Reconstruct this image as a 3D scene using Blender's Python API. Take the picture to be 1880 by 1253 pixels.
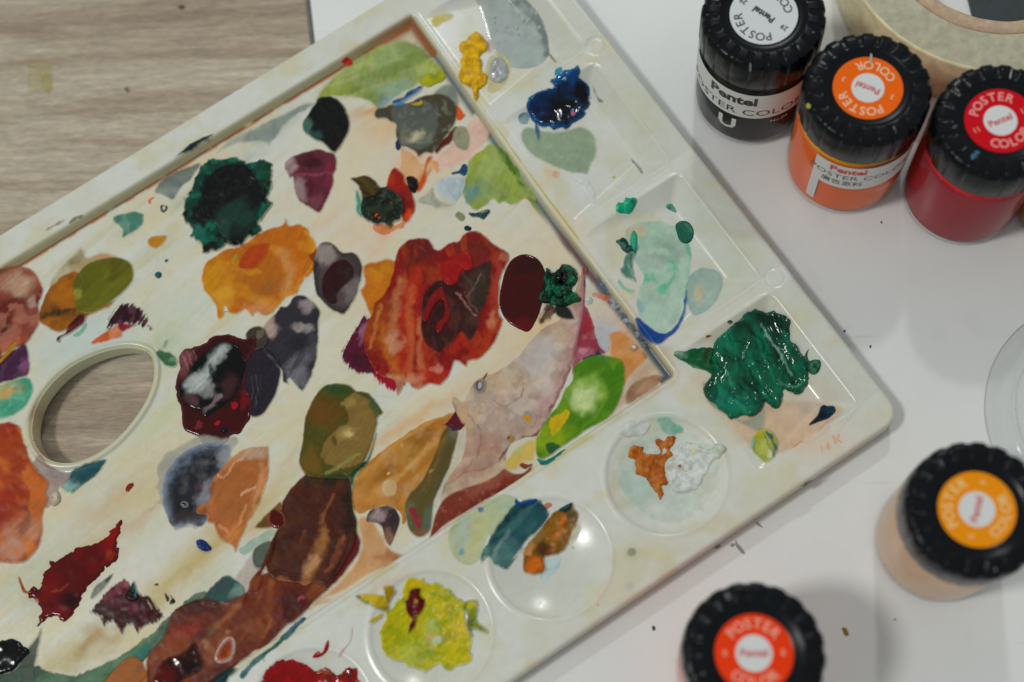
import bpy, math, random
import numpy as np
from mathutils import Matrix, Vector
random.seed(4)
C=bpy.context.scene.collection
for o in list(bpy.data.objects): bpy.data.objects.remove(o)
sc=bpy.context.scene
# ------------------------------------------------------------ camera
# world axes seen from the camera (columns: right, down, forward), found from the palette's edges
FPX=2529.07; CX,CY=940.0,626.5; CAMH=0.461
RM=np.array([[9.96602905e-01,-2.47283815e-02,-7.85567125e-02],
             [0.0,-9.53857720e-01,3.00258971e-01],
             [-8.23568451e-02,-2.99238963e-01,-9.50617375e-01]])
cam=bpy.data.cameras.new('camera'); camo=bpy.data.objects.new('camera',cam); C.objects.link(camo)
r,d,f=RM[:,0],RM[:,1],RM[:,2]
camo.matrix_world=Matrix(((r[0],-d[0],-f[0],0),(r[1],-d[1],-f[1],0),(r[2],-d[2],-f[2],CAMH),(0,0,0,1)))
cam.sensor_width=36; cam.lens=36*FPX/1880; cam.clip_start=0.01; cam.clip_end=20
cam.dof.use_dof=True; cam.dof.focus_distance=0.476; cam.dof.aperture_fstop=4.5
sc.camera=camo
sc.view_settings.view_transform='Standard'; sc.view_settings.look='None'
sc.view_settings.exposure=0.17; sc.view_settings.gamma=1.0
# ------------------------------------------------------------ light: two window-like lamps and soft room light
w=bpy.data.worlds.new('World'); sc.world=w; w.use_nodes=True
w.node_tree.nodes['Background'].inputs[0].default_value=(0.84,0.90,0.90,1)
w.node_tree.nodes['Background'].inputs[1].default_value=0.34
def lamp(name,loc,target,size,power,col):
    l=bpy.data.lights.new(name,'AREA'); l.size=size; l.energy=power; l.color=col; l.shape='DISK'
    o=bpy.data.objects.new(name,l); C.objects.link(o); o.location=loc
    o.rotation_euler=(Vector(target)-Vector(loc)).to_track_quat('-Z','Y').to_euler(); return o
lamp('window_light',(-1.95,-0.42,3.6),(0,0.15,0),0.55,47.0,(1.0,0.985,0.95))
lamp('ceiling_light',(0.22,3.2,3.4),(0,0.15,0),0.22,24.0,(0.97,1.0,0.99))
KG=0.76          # how bright a white surface renders here; photo colour / KG = pigment colour
# ------------------------------------------------------------ projection helpers (photo pixel -> point on a plane of the place)
def at(px,py,z=0.0):
    d=RM@np.array([px-CX,py-CY,FPX]); t=(CAMH-z)/-d[2]; return d[0]*t,d[1]*t
def lin(h):
    h=h.lstrip('#'); c=np.array([int(h[i:i+2],16) for i in (0,2,4)])/255.0
    return np.where(c<=.04045,c/12.92,((c+.055)/1.055)**2.4)
def pig(h,k=None): return np.clip(lin(h)/(k or KG),0.0,.92)
def paintpig(h,sat=1.06,veil=.011):
    c=lin(h); c=c*np.clip((c@np.array([.25,.6,.15])/.25),.05,1)**.10; l=c@np.array([.25,.6,.15]); c=l+(c-l)*(1+(sat-1)*min(1,l*0+1)); return np.clip((c-veil)/(KG*1.07),.002,.9)
# ------------------------------------------------------------ noise
def vnoise(x,y,seed=0):
    rng=np.random.default_rng(seed); T=rng.random((128,128))
    xi=np.floor(x).astype(int); yi=np.floor(y).astype(int); fx=x-xi; fy=y-yi
    fx=fx*fx*(3-2*fx); fy=fy*fy*(3-2*fy)
    g=lambda i,j:T[(xi+i)%128,(yi+j)%128]
    return (g(0,0)*(1-fx)+g(1,0)*fx)*(1-fy)+(g(0,1)*(1-fx)+g(1,1)*fx)*fy
def fbm(x,y,seed=0,o=4):
    s=0;a=1;t=0
    for k in range(o):
        s=s+a*vnoise(x*2**k+7.3*k,y*2**k+3.1*k,seed+k); t+=a; a*=.5
    return s/t
def sm(e0,e1,x):
    t=np.clip((x-e0)/(e1-e0),0,1); return t*t*(3-2*t)
# ------------------------------------------------------------ materials
MATS={}
def nodes(name):
    m=bpy.data.materials.new(name); m.use_nodes=True; nt=m.node_tree; b=nt.nodes['Principled BSDF']; return m,nt,b
def N(nt,t,**k):
    n=nt.nodes.new(t)
    for a,v in k.items(): setattr(n,a,v)
    return n
def bumped(nt,b,scale,strength,dist=0.0002,detail=4,coord='Object',stretch=(1,1,1)):
    tc=N(nt,'ShaderNodeTexCoord'); mp=N(nt,'ShaderNodeMapping'); mp.inputs['Scale'].default_value=stretch
    nt.links.new(tc.outputs[coord],mp.inputs[0])
    no=N(nt,'ShaderNodeTexNoise'); no.inputs['Scale'].default_value=scale; no.inputs['Detail'].default_value=detail
    nt.links.new(mp.outputs[0],no.inputs['Vector'])
    bu=N(nt,'ShaderNodeBump'); bu.inputs['Strength'].default_value=strength; bu.inputs['Distance'].default_value=dist
    nt.links.new(no.outputs['Fac'],bu.inputs['Height']); nt.links.new(bu.outputs[0],b.inputs['Normal']); return no,mp
def vcol_mat(name,rough,bscale=900,bs=.25,coat=0.0,spec=.5,var=.12):
    m,nt,b=nodes(name)
    at_=N(nt,'ShaderNodeVertexColor',layer_name='pigment')
    no,mp=bumped(nt,b,bscale,bs,0.0001)
    n2=N(nt,'ShaderNodeTexNoise'); n2.inputs['Scale'].default_value=320; n2.inputs['Detail'].default_value=6
    nt.links.new(mp.outputs[0],n2.inputs['Vector'])
    mr=N(nt,'ShaderNodeMapRange'); mr.inputs['From Min'].default_value=.3; mr.inputs['From Max'].default_value=.7
    mr.inputs['To Min'].default_value=1-var; mr.inputs['To Max'].default_value=1+var
    nt.links.new(n2.outputs['Fac'],mr.inputs['Value'])
    vm=N(nt,'ShaderNodeVectorMath',operation='SCALE'); nt.links.new(at_.outputs['Color'],vm.inputs[0]); nt.links.new(mr.outputs[0],vm.inputs['Scale'])
    nt.links.new(vm.outputs[0],b.inputs['Base Color'])
    r2=N(nt,'ShaderNodeMapRange'); r2.inputs['From Min'].default_value=.3; r2.inputs['From Max'].default_value=.7
    r2.inputs['To Min'].default_value=rough*.8; r2.inputs['To Max'].default_value=min(1,rough*1.25)
    nt.links.new(no.outputs['Fac'],r2.inputs['Value']); nt.links.new(r2.outputs[0],b.inputs['Roughness'])
    b.inputs['Coat Weight'].default_value=coat; b.inputs['Coat Roughness'].default_value=.08
    b.inputs['Specular IOR Level'].default_value=spec
    MATS[name]=m; return m
vcol_mat('palette_plastic',.22,600,.06,var=.03)
vcol_mat('dry_paint',.55,700,.20,spec=.15)
vcol_mat('satin_paint',.36,700,.08,spec=.2,var=.07)
vcol_mat('wet_paint',.12,300,.03,spec=.28,var=.06)
def plain(name,col,rough=.4,bscale=None,bs=.2,coat=0,spec=.5,metal=0,bd=.0002):
    m,nt,b=nodes(name); b.inputs['Base Color'].default_value=(*col,1); b.inputs['Roughness'].default_value=rough
    b.inputs['Coat Weight'].default_value=coat; b.inputs['Coat Roughness'].default_value=.05; b.inputs['Specular IOR Level'].default_value=spec
    if bscale:
        no,mp=bumped(nt,b,bscale,bs,bd)
        mx=N(nt,'ShaderNodeMix',data_type='RGBA'); mx.inputs[6].default_value=(*[c*.86 for c in col],1); mx.inputs[7].default_value=(*[min(1,c*1.1) for c in col],1)
        mr=N(nt,'ShaderNodeMapRange'); mr.inputs['From Min'].default_value=.35; mr.inputs['From Max'].default_value=.65
        nt.links.new(no.outputs['Fac'],mr.inputs['Value']); nt.links.new(mr.outputs[0],mx.inputs[0]); nt.links.new(mx.outputs[2],b.inputs['Base Color'])
    MATS[name]=m; return m
# ------------------------------------------------------------ mesh helpers
def mkmesh(name,V,F,mat,parent=None,cols=None,smooth=True,label=None):
    me=bpy.data.meshes.new(name); V=np.asarray(V,dtype=np.float32)
    if isinstance(F,np.ndarray):
        nf,k=F.shape
        me.vertices.add(len(V)); me.vertices.foreach_set('co',V.ravel())
        me.loops.add(nf*k); me.loops.foreach_set('vertex_index',F.astype(np.int32).ravel())
        me.polygons.add(nf); me.polygons.foreach_set('loop_start',np.arange(0,nf*k,k,dtype=np.int32))
        me.update(calc_edges=True)
    else: me.from_pydata([tuple(map(float,v)) for v in V],[],F); me.update()
    if cols is not None:
        a=me.color_attributes.new('pigment','FLOAT_COLOR','POINT')
        c=np.ones((len(V),4),dtype=np.float32); c[:,:3]=cols; a.data.foreach_set('color',c.ravel())
    if mat is not None: me.materials.append(mat)
    me.validate()
    if smooth: me.polygons.foreach_set('use_smooth',np.ones(len(me.polygons),dtype=bool))
    o=bpy.data.objects.new(name,me); C.objects.link(o)
    if parent is not None: o.parent=parent
    if label: o['label']=label
    return o
def empty(name,loc,label,cat,group=None):
    o=bpy.data.objects.new(name,None); C.objects.link(o); o.location=loc; o.empty_display_size=.01
    o['label']=label; o['category']=cat
    if group: o['group']=group
    return o
def lathe(prof,n=96,close=False):
    V=[];F=[]
    for (rr,z) in prof:
        for k in range(n):
            t=2*math.pi*k/n; V.append((rr*math.cos(t),rr*math.sin(t),z))
    m=len(prof); rng=range(m if close else m-1)
    for i in rng:
        j=(i+1)%m
        for k in range(n): F.append((i*n+k,i*n+(k+1)%n,j*n+(k+1)%n,j*n+k))
    return V,np.array(F)
def cr(P,n=5):
    P=np.asarray(P,float); m=len(P); out=[]
    for i in range(m):
        a,b,c,e=P[i-1],P[i],P[(i+1)%m],P[(i+2)%m]
        for k in range(n):
            t=k/n; out.append(.5*((2*b)+(c-a)*t+(2*a-5*b+4*c-e)*t*t+(3*b-a-3*c+e)*t**3))
    return np.array(out)
def sdpoly(X,Y,P):
    sh=X.shape; x=X.ravel(); y=Y.ravel(); d=np.full(x.shape,1e9); ins=np.zeros(x.shape,bool); n=len(P)
    for i in range(n):
        ax,ay=P[i]; bx,by=P[(i+1)%n]; ex,ey=bx-ax,by-ay; L=ex*ex+ey*ey+1e-12
        t=np.clip(((x-ax)*ex+(y-ay)*ey)/L,0,1); d=np.minimum(d,(x-ax-t*ex)**2+(y-ay-t*ey)**2)
        c=((ay>y)!=(by>y)); 
        if abs(ey)>1e-12: ins^=c&(x<(bx-ax)*(y-ay)/ey+ax)
    d=np.sqrt(d); return np.where(ins,-d,d).reshape(sh)
def sdline(X,Y,P):
    d=np.full(X.shape,1e9)
    for i in range(len(P)-1):
        ax,ay=P[i]; bx,by=P[i+1]; ex,ey=bx-ax,by-ay; L=ex*ex+ey*ey+1e-12
        t=np.clip(((X-ax)*ex+(Y-ay)*ey)/L,0,1); d=np.minimum(d,(X-ax-t*ex)**2+(Y-ay-t*ey)**2)
    return np.sqrt(d)
# ============================================================ THE SETTING: wooden table, white board
# wooden table
m,nt,b=nodes('table_wood')
tc=N(nt,'ShaderNodeTexCoord'); mp=N(nt,'ShaderNodeMapping'); mp.inputs['Rotation'].default_value=(0,0,math.radians(-7)); mp.inputs['Scale'].default_value=(.10,1,1)
nt.links.new(tc.outputs['Object'],mp.inputs[0])
def noise(sc_,det,vec,dist=0.0,rough=.55):
    n=N(nt,'ShaderNodeTexNoise'); n.inputs['Scale'].default_value=sc_; n.inputs['Detail'].default_value=det; n.inputs['Distortion'].default_value=dist
    n.inputs['Roughness'].default_value=rough; nt.links.new(vec,n.inputs['Vector']); return n.outputs['Fac']
n1=noise(46,6,mp.outputs[0],1.2,.6); n2=noise(560,6,mp.outputs[0],.3,.75)
mp2=N(nt,'ShaderNodeMapping'); mp2.inputs['Rotation'].default_value=(0,0,math.radians(-7)); mp2.inputs['Scale'].default_value=(.28,1.6,1); nt.links.new(tc.outputs['Object'],mp2.inputs[0])
n3=noise(900,3,mp2.outputs[0],0,.6)
cr1=N(nt,'ShaderNodeValToRGB'); nt.links.new(n1,cr1.inputs[0])
e=cr1.color_ramp.elements; e[0].position=.30; e[0].color=(*pig('#8a7866'),1); e[1].position=.68; e[1].color=(*pig('#b0a693'),1)
q=e.new(.44); q.color=(*pig('#9b8c79'),1); q=e.new(.52); q.color=(*pig('#a69a87'),1)
mx=N(nt,'ShaderNodeMix',data_type='RGBA',blend_type='MULTIPLY'); mx.inputs[0].default_value=1
mr=N(nt,'ShaderNodeMapRange'); mr.inputs['From Min'].default_value=.3; mr.inputs['From Max'].default_value=.7; mr.inputs['To Min'].default_value=.70; mr.inputs['To Max'].default_value=1.24
nt.links.new(n2,mr.inputs[0]); nt.links.new(cr1.outputs[0],mx.inputs[6])
mr3=N(nt,'ShaderNodeMapRange'); mr3.inputs['From Min'].default_value=.35; mr3.inputs['From Max'].default_value=.65; mr3.inputs['To Min'].default_value=.84; mr3.inputs['To Max'].default_value=1.10
nt.links.new(n3,mr3.inputs[0]); mu=N(nt,'ShaderNodeMath',operation='MULTIPLY'); nt.links.new(mr.outputs[0],mu.inputs[0]); nt.links.new(mr3.outputs[0],mu.inputs[1])
# long dark growth lines
mp4=N(nt,'ShaderNodeMapping'); mp4.inputs['Rotation'].default_value=(0,0,math.radians(-8)); mp4.inputs['Scale'].default_value=(.035,1,1); nt.links.new(tc.outputs['Object'],mp4.inputs[0])
n4=noise(70,3,mp4.outputs[0],.6); mr4=N(nt,'ShaderNodeMapRange'); mr4.inputs['From Min'].default_value=.60; mr4.inputs['From Max'].default_value=.70; mr4.inputs['To Min'].default_value=1; mr4.inputs['To Max'].default_value=.78
nt.links.new(n4,mr4.inputs[0]); mu2=N(nt,'ShaderNodeMath',operation='MULTIPLY'); nt.links.new(mu.outputs[0],mu2.inputs[0]); nt.links.new(mr4.outputs[0],mu2.inputs[1])
nt.links.new(mu2.outputs[0],mx.inputs[7]); nt.links.new(mx.outputs[2],b.inputs['Base Color'])
b.inputs['Roughness'].default_value=.5
bu=N(nt,'ShaderNodeBump'); bu.inputs['Strength'].default_value=.25; bu.inputs['Distance'].default_value=.0002; nt.links.new(n2,bu.inputs['Height']); nt.links.new(bu.outputs[0],b.inputs['Normal'])
WZ=-0.0018
V=[];F=[]
gx=np.linspace(-1.0,1.0,21); gy=np.linspace(-.7,1.3,21)
for y in gy:
    for x in gx: V.append((x,y,WZ))
F=[(j*21+i,j*21+i+1,(j+1)*21+i+1,(j+1)*21+i) for j in range(20) for i in range(20)]
tab=mkmesh('table_top',V,np.array(F),m,smooth=False); tab['kind']='structure'
# white board: rounded slab
m,nt,b=nodes('white_laminate'); b.inputs['Roughness'].default_value=.26; b.inputs['Specular IOR Level'].default_value=.45
tc=N(nt,'ShaderNodeTexCoord'); n=N(nt,'ShaderNodeTexNoise'); n.inputs['Scale'].default_value=9; n.inputs['Detail'].default_value=5; nt.links.new(tc.outputs['Object'],n.inputs['Vector'])
rp=N(nt,'ShaderNodeValToRGB'); rp.color_ramp.elements[0].position=.35; rp.color_ramp.elements[0].color=(.76,.78,.77,1); rp.color_ramp.elements[1].position=.65; rp.color_ramp.elements[1].color=(.84,.855,.845,1)
nt.links.new(n.outputs['Fac'],rp.inputs[0]); 
n2=N(nt,'ShaderNodeTexNoise'); n2.inputs['Scale'].default_value=260; n2.inputs['Detail'].default_value=4; nt.links.new(tc.outputs['Object'],n2.inputs['Vector'])
mr=N(nt,'ShaderNodeMapRange'); mr.inputs['From Min'].default_value=.74; mr.inputs['From Max'].default_value=.80; mr.inputs['To Min'].default_value=1; mr.inputs['To Max'].default_value=.72; nt.links.new(n2.outputs['Fac'],mr.inputs[0])
vm=N(nt,'ShaderNodeVectorMath',operation='SCALE'); nt.links.new(rp.outputs[0],vm.inputs[0]); nt.links.new(mr.outputs[0],vm.inputs['Scale'])
def scuff(rotd,st,sc_,lo,hi,val,src):
    mpx=N(nt,'ShaderNodeMapping'); mpx.inputs['Rotation'].default_value=(0,0,math.radians(rotd)); mpx.inputs['Scale'].default_value=st; nt.links.new(tc.outputs['Object'],mpx.inputs[0])
    nx=N(nt,'ShaderNodeTexNoise'); nx.inputs['Scale'].default_value=sc_; nx.inputs['Detail'].default_value=3; nt.links.new(mpx.outputs[0],nx.inputs['Vector'])
    rx=N(nt,'ShaderNodeMapRange'); rx.inputs['From Min'].default_value=lo; rx.inputs['From Max'].default_value=hi; rx.inputs['To Min'].default_value=1; rx.inputs['To Max'].default_value=val; nt.links.new(nx.outputs['Fac'],rx.inputs[0])
    v2=N(nt,'ShaderNodeVectorMath',operation='SCALE'); nt.links.new(src,v2.inputs[0]); nt.links.new(rx.outputs[0],v2.inputs['Scale']); return v2.outputs[0]
bc=scuff(35,(.05,1,1),420,.70,.76,.90,vm.outputs[0]); bc=scuff(-50,(.06,1,1),330,.71,.77,.90,bc); bc=scuff(0,(1,1,1),38,.60,.72,.95,bc)
nt.links.new(bc,b.inputs['Base Color'])
mr=N(nt,'ShaderNodeMapRange'); mr.inputs['To Min'].default_value=.18; mr.inputs['To Max'].default_value=.38; nt.links.new(n.outputs['Fac'],mr.inputs[0]); nt.links.new(mr.outputs[0],b.inputs['Roughness'])
bu=N(nt,'ShaderNodeBump'); bu.inputs['Strength'].default_value=.12; bu.inputs['Distance'].default_value=.0006; 
n3=N(nt,'ShaderNodeTexNoise'); n3.inputs['Scale'].default_value=22; nt.links.new(tc.outputs['Object'],n3.inputs['Vector']); nt.links.new(n3.outputs['Fac'],bu.inputs['Height']); nt.links.new(bu.outputs[0],b.inputs['Normal'])
MATS['white']=m
p1=np.array(at(569,0)); p2=np.array(at(578,80)); dd=(p1-p2)/np.linalg.norm(p1-p2)
xl=p2[0]; hx=.36
cs=[(xl-dd[0]/dd[1]*.4 ,p2[1]-.4),(xl+.75,p2[1]-.4),(xl+.75,p2[1]+.5),(xl+dd[0]/dd[1]*.5,p2[1]+.5)]
cs=[np.array(c) for c in cs]; ctr=sum(cs)/4
V=[];rings=[(0.0,-.0017),(0.0,-.0005),(-.0002,-.0001),(-.0006,0.0)]
for off,z in rings:
    for c in cs:
        s=np.sign(c-ctr); V.append((c[0]+s[0]*off,c[1]+s[1]*off,z))
F=[]
for i in range(3):
    for k in range(4): F.append((i*4+k,i*4+(k+1)%4,(i+1)*4+(k+1)%4,(i+1)*4+k))
F.append((12,13,14,15))
board=mkmesh('white_board',V,F,MATS['white'],smooth=False)
board['label']='flat white laminated board under the paint palette and the paint jars'; board['category']='board'
plain('board_edge',pig('#5d615c'),.6,300,.2)
e_=.0004
ev=[(cs[0][0]-e_,cs[0][1],-.0017),(cs[0][0]-e_,cs[0][1],-.0006),(cs[3][0]-e_,cs[3][1],-.0006),(cs[3][0]-e_,cs[3][1],-.0017),
    (cs[0][0]-.0022,cs[0][1],-.00172),(cs[3][0]-.0022,cs[3][1],-.00172)]
mkmesh('edge_strip',ev,[(0,1,2,3),(4,0,3,5)],MATS['board_edge'],board,smooth=False,label='dark grey edge strip')
# ============================================================ THE PALETTE
YA=-146.9716099; dA=np.array([math.cos(math.radians(YA)),math.sin(math.radians(YA))]); YB=123.02839009; dB=-np.array([math.cos(math.radians(YB)),math.sin(math.radians(YB))])
# a: along the long side (to the lower left), b: across (to the lower right); millimetres from the well corner
dA=np.array([-0.8384006,-0.54505453]); dB=np.array([0.54505453,-0.8384006])
ZR,ZF=10.4,7.5
O2=np.array(at(1237,680,.010))*1000
G=0.39
A0,A1,B0,B1=-54.0,268.0,-181.2,56.4
na=int((A1-A0)/G)+1; nb=int((B1-B0)/G)+1
av=A0+np.arange(na)*G; bv=B0+np.arange(nb)*G
AA,BB=np.meshgrid(av,bv,indexing='ij')
def rr(A,B,a0,a1,b0,b1,r):
    qa=np.abs(A-(a0+a1)/2)-(a1-a0)/2+r; qb=np.abs(B-(b0+b1)/2)-(b1-b0)/2+r
    return np.hypot(np.maximum(qa,0),np.maximum(qb,0))+np.minimum(np.maximum(qa,qb),0)-r
def smin(x,y,k=1.2):
    h=np.clip(.5+.5*(y-x)/k,0,1); return y*(1-h)+x*h-k*h*(1-h)
OUT=(-53.2,330.0,-180.4,55.5,7.0)
WELLS=[(-165.5,-118.5),(-112.0,-63.8),(-58.5,-9.6),(-4.0,44.5)]
DISH=[(23.0,28.0),(70.0,29.5),(115.5,28.0),(161.0,28.0),(206.5,28.0)]
def height(A,B):
    A=np.asarray(A,float); B=np.asarray(B,float)
    bow=1.7*np.exp(-((B+85)/55.0)**2)
    s=rr(A,B,0.3,310,-168.4,2.2,2.0)+bow*np.exp(-(A/9.0)**2)
    z=ZR-(ZR-ZF)*sm(.2,-1.2,s)
    z=z+.35*np.exp(-((s-.9)/.7)**2)                  # raised bead round the mixing area
    for (b0,b1) in WELLS:
        dep=smin(smin((-3.2-A)*.20+.1,(A+43.2)*.80,1.6),smin((B-b0)*.85,(b1-B)*.85,1.6),1.6)
        dep=np.minimum(dep,6.4)
        z=z-np.maximum(dep,0)
        sw=rr(A,B,-43.2,-3.2,b0,b1,4.0); z=z+.18*np.exp(-((sw-.5)/.6)**2)*sm(-10,-30,A)
    for (a,b) in DISH:
        rd=np.hypot(A-a,B-b); z=z-4.6*np.maximum(1-(rd/20.2)**2,0)**.9*sm(20.3,18.8,rd)
        z=z+.22*np.exp(-((rd-20.6)/.7)**2)
    for (a,b) in ((-47.7,-117.5),(-47.6,-7.6)):
        rd=np.hypot(A-a,B-b); z=z-.28*np.exp(-((rd-3.3)/.33)**2)
    so=rr(A,B,OUT[0],OUT[1],OUT[2],OUT[3],OUT[4])
    z=z-1.3*(1-np.sqrt(np.clip(1-np.clip((so+1.6)/1.6,0,1)**2,0,1)))
    return z
def q2ab(X,Y): # world mm -> a,b
    x=X-O2[0]; y=Y-O2[1]; return x*dA[0]+y*dA[1], x*dB[0]+y*dB[1]
def P(x,y):    # photo pixel -> (X,Y) world mm on the palette surface
    z=ZF
    for _ in range(5):
        X,Y=at(x,y,z/1000); X*=1000; Y*=1000; a,b=q2ab(X,Y); z=.5*z+.5*float(height(a,b))
    return X,Y
WX=O2[0]+AA*dA[0]+BB*dB[0]; WY=O2[1]+AA*dA[1]+BB*dB[1]
QX,QY=WX,-WY
def Q(pts): return np.array([(lambda t:(t[0],-t[1]))(P(*p)) for p in pts])
def PS(s): return [tuple(float(v) for v in t.split(',')) for t in s.split()]
H0=height(AA,BB)
# thumb hole
HOLEPX=PS('57,790 66,745 92,705 130,672 180,648 225,638 258,641 277,655 281,690 268,732 240,775 205,812 165,838 128,849 92,845 68,825')
HQ=cr([(x,-y) for x,y in [tuple(np.array(at(p[0],p[1],.0085))*1000) for p in HOLEPX]],6)
hs=sdpoly(QX,QY,HQ)
H0=H0+1.2*np.exp(-((hs-1.35)/.95)**4)*sm(.0,.8,hs)
S=H0.copy()
# base colour of the plastic, with age stains
Cc=np.zeros(AA.shape+(3,))
def mixin(col,wt):
    global Cc
    Cc+=(pig(col)-Cc)*np.clip(wt,0,1)[...,None]
Cc[:]=pig('#bfbfb2')
mixarea=sm(.5,-1.5,rr(AA,BB,0.3,310,-168.4,2.2,2.0))
def rot(X,Y,ang,lx,ly):
    c,s=math.cos(math.radians(ang)),math.sin(math.radians(ang)); return (X*c+Y*s)/lx,(-X*s+Y*c)/ly
st1=fbm(*rot(QX,QY,-40,38,5),seed=11); st2=fbm(*rot(QX,QY,-40,60,2.4),seed=21); st3=fbm(QX/22,QY/22,31)
rimn=fbm(QX/14,QY/14,41)
mixin('#c2c4bc',sm(.3,.6,rimn)*(1-mixarea)*.9); mixin('#bcb694',sm(.52,.72,fbm(QX/11,QY/11,47))*(1-mixarea)*.6)
mixin('#c4bc9c',sm(.40,.66,st1)*mixarea*.6); mixin('#bdae88',sm(.55,.74,st2)*mixarea*.35); mixin('#c6b894',sm(.48,.7,fbm(QX/17+fbm(QX/9,QY/9,3)*2,QY/13,303))*mixarea*.5); mixin('#a9a78c',np.exp(-((fbm(QX/16,QY/16,311)-.5)/.012)**2)*mixarea*.22)
mixin('#c2c4ba',sm(.50,.66,fbm(*rot(QX,QY,-40,50,7),seed=51))*mixarea*.8)
mixin('#a9a878',sm(.58,.75,fbm(*rot(QX,QY,-42,30,3),seed=61))*mixarea*.3)
scr=vnoise(*rot(QX,QY,-47,26,.28),seed=401)*vnoise(QX/14,QY/14,403); mixin('#9c9880',sm(.72,.85,scr)*.35)
scr=vnoise(*rot(QX,QY,20,18,.26),seed=405)*vnoise(QX/17,QY/17,407); mixin('#cfd0c6',sm(.74,.86,scr)*.5)
WPX,WPY=fbm(QX/5,QY/5,71)-.5,fbm(QX/5,QY/5,81)-.5
STK=[fbm(*rot(QX,QY,-42,8.5,1.4),seed=500+k) for k in range(3)]
def stain(x,y,rx,ry,ang,c,wt,warp=0,power=1.4,k=1.0,streak=None,lim=.92):
    cx,cy=Q([(x,y)])[0]; a,b_=q2ab(cx,-cy); R_=max(rx,ry)*.187*1.9+2
    i0=max(0,int((a-R_-A0)/G)); i1=min(na,int((a+R_-A0)/G)+2); j0=max(0,int((b_-R_-B0)/G)); j1=min(nb,int((b_+R_-B0)/G)+2)
    if i1<=i0 or j1<=j0: return
    L=(slice(i0,i1),slice(j0,j1)); X=QX[L]-cx+WPX[L]*warp; Y=QY[L]-cy+WPY[L]*warp
    u,v=rot(X,Y,ang,rx*.187,ry*.187); w_=np.exp(-power*(u*u+v*v))*wt*k
    if streak: w_=w_*(streak[0]+streak[1]*STK[int(x)%3][L])
    Cc[L]+=(pig(c)-Cc[L])*np.clip(w_,0,lim)[...,None]
for x,y,rx,ry,an,c,wt in [(720,235,90,40,-10,'#c9a478',.6),(620,320,120,70,-30,'#c8bb9e',.6),(560,300,70,40,-35,'#c3c3b6',.6),(770,300,60,50,0,'#d0b49a',.6),
    (650,420,90,60,-40,'#cbb79a',.45),(900,440,120,50,20,'#c9bca4',.6),(700,420,60,30,-50,'#cfa084',.25),(1020,440,70,60,40,'#c7b79a',.6),
    (180,620,90,60,0,'#b6bdb4',.8),(150,640,90,50,-10,'#b4bdb6',.8),(340,560,90,30,-20,'#b8c0b0',.5),(330,640,60,40,60,'#b4bba0',.6),(420,480,80,40,-30,'#c6bfa6',.5),
    (300,1010,200,60,-40,'#c3c2b6',.7),(380,1000,160,26,-42,'#b9a878',.7),(330,1060,150,16,-42,'#b09f68',.6),(420,980,140,14,-44,'#b29c66',.5),
    (200,930,110,30,-38,'#b9a684',.7),(280,900,90,25,-38,'#bcae84',.6),(60,1050,90,40,-30,'#b0ae90',.6),(130,1200,80,28,-20,'#b7aa80',.8),(160,1185,50,14,-60,'#9a7c48',.7),(175,1165,30,10,20,'#a08454',.6),(100,1150,60,20,-30,'#c4bc98',.6),(250,1180,60,20,-35,'#c0b48a',.6),
    (480,960,60,18,-42,'#b59c60',.5),(300,760,90,20,-45,'#b6ba94',.6),(420,690,80,30,-45,'#c4c4b4',.4),(620,640,90,40,-50,'#c6bea6',.5),(560,640,60,60,-45,'#c7c3b0',.5),
    (760,770,150,12,-33,'#c79a64',.5),(940,640,110,40,-40,'#c9b28c',.6),(960,720,90,60,-40,'#bcb4ac',.7),(880,790,70,60,-30,'#b7a598',.6),(1000,600,40,30,-40,'#c8ab78',.5),(1015,680,30,50,20,'#b4b0ac',.5),
    (1130,620,60,50,30,'#c08a5c',.6),(1180,690,60,40,-30,'#a88260',.5),(1110,550,40,30,30,'#bfae94',.6),(1100,530,20,26,0,'#aeb2ac',.7),(1110,600,22,18,0,'#a8aaae',.8),
    (500,1040,60,22,-42,'#b7a89a',.6),(440,1110,70,20,-40,'#a09484',.6),(560,1130,60,20,-38,'#c0c1b8',.7),(770,1000,50,18,-38,'#c0c1b8',.7)]:
    stain(x,y,rx,ry,an,c,wt,5,1.1,1.3,(.55,.9))
for x,y,rx,ry,an,c,wt in [(690,205,60,14,-8,'#c08c58',.7),(760,300,24,50,35,'#c8966c',.6),(655,560,14,60,-50,'#c6a284',.35),(700,440,50,14,-60,'#cf9c7c',.35),(590,420,60,14,-50,'#c9ab90',.35),(500,240,60,18,-30,'#8c9488',.6),(440,300,60,12,-30,'#93978c',.5),
    (230,420,40,12,-30,'#a7a88e',.5),(330,370,30,18,-40,'#8f9a8c',.4),(300,640,20,30,60,'#8fa088',.5),(460,480,0.1,0.1,0,'#c9ab90',.0),(980,520,30,60,30,'#c0b09c',.4),(940,700,90,16,-38,'#a89078',.4),(1060,560,10,40,10,'#b58884',.6),
    (250,960,120,16,-38,'#b2906c',.45),(160,1010,60,14,-36,'#b89c74',.5),(520,860,90,10,-55,'#bea478',.45),(620,900,20,60,35,'#b09060',.4),(760,740,70,14,-35,'#cfc0a0',.5),(900,880,60,16,-30,'#9c6c58',.4),(700,1080,60,10,-33,'#b89468',.4),
    (120,1215,60,20,-20,'#9c9060',.5),(210,1165,16,40,20,'#a07c4c',.45),(70,1100,50,30,-30,'#a8aa94',.5),(1195,640,12,30,-35,'#8c6850',.5),(1140,740,50,12,-35,'#a87c58',.5),(840,340,50,30,0,'#b8b8a0',.5),(790,375,40,16,0,'#a4a490',.5),(980,390,30,12,30,'#bfa070',.5)]:
    stain(x,y,rx,ry,an,c,wt,6,1.2,1.0,(.5,1.0))
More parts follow.
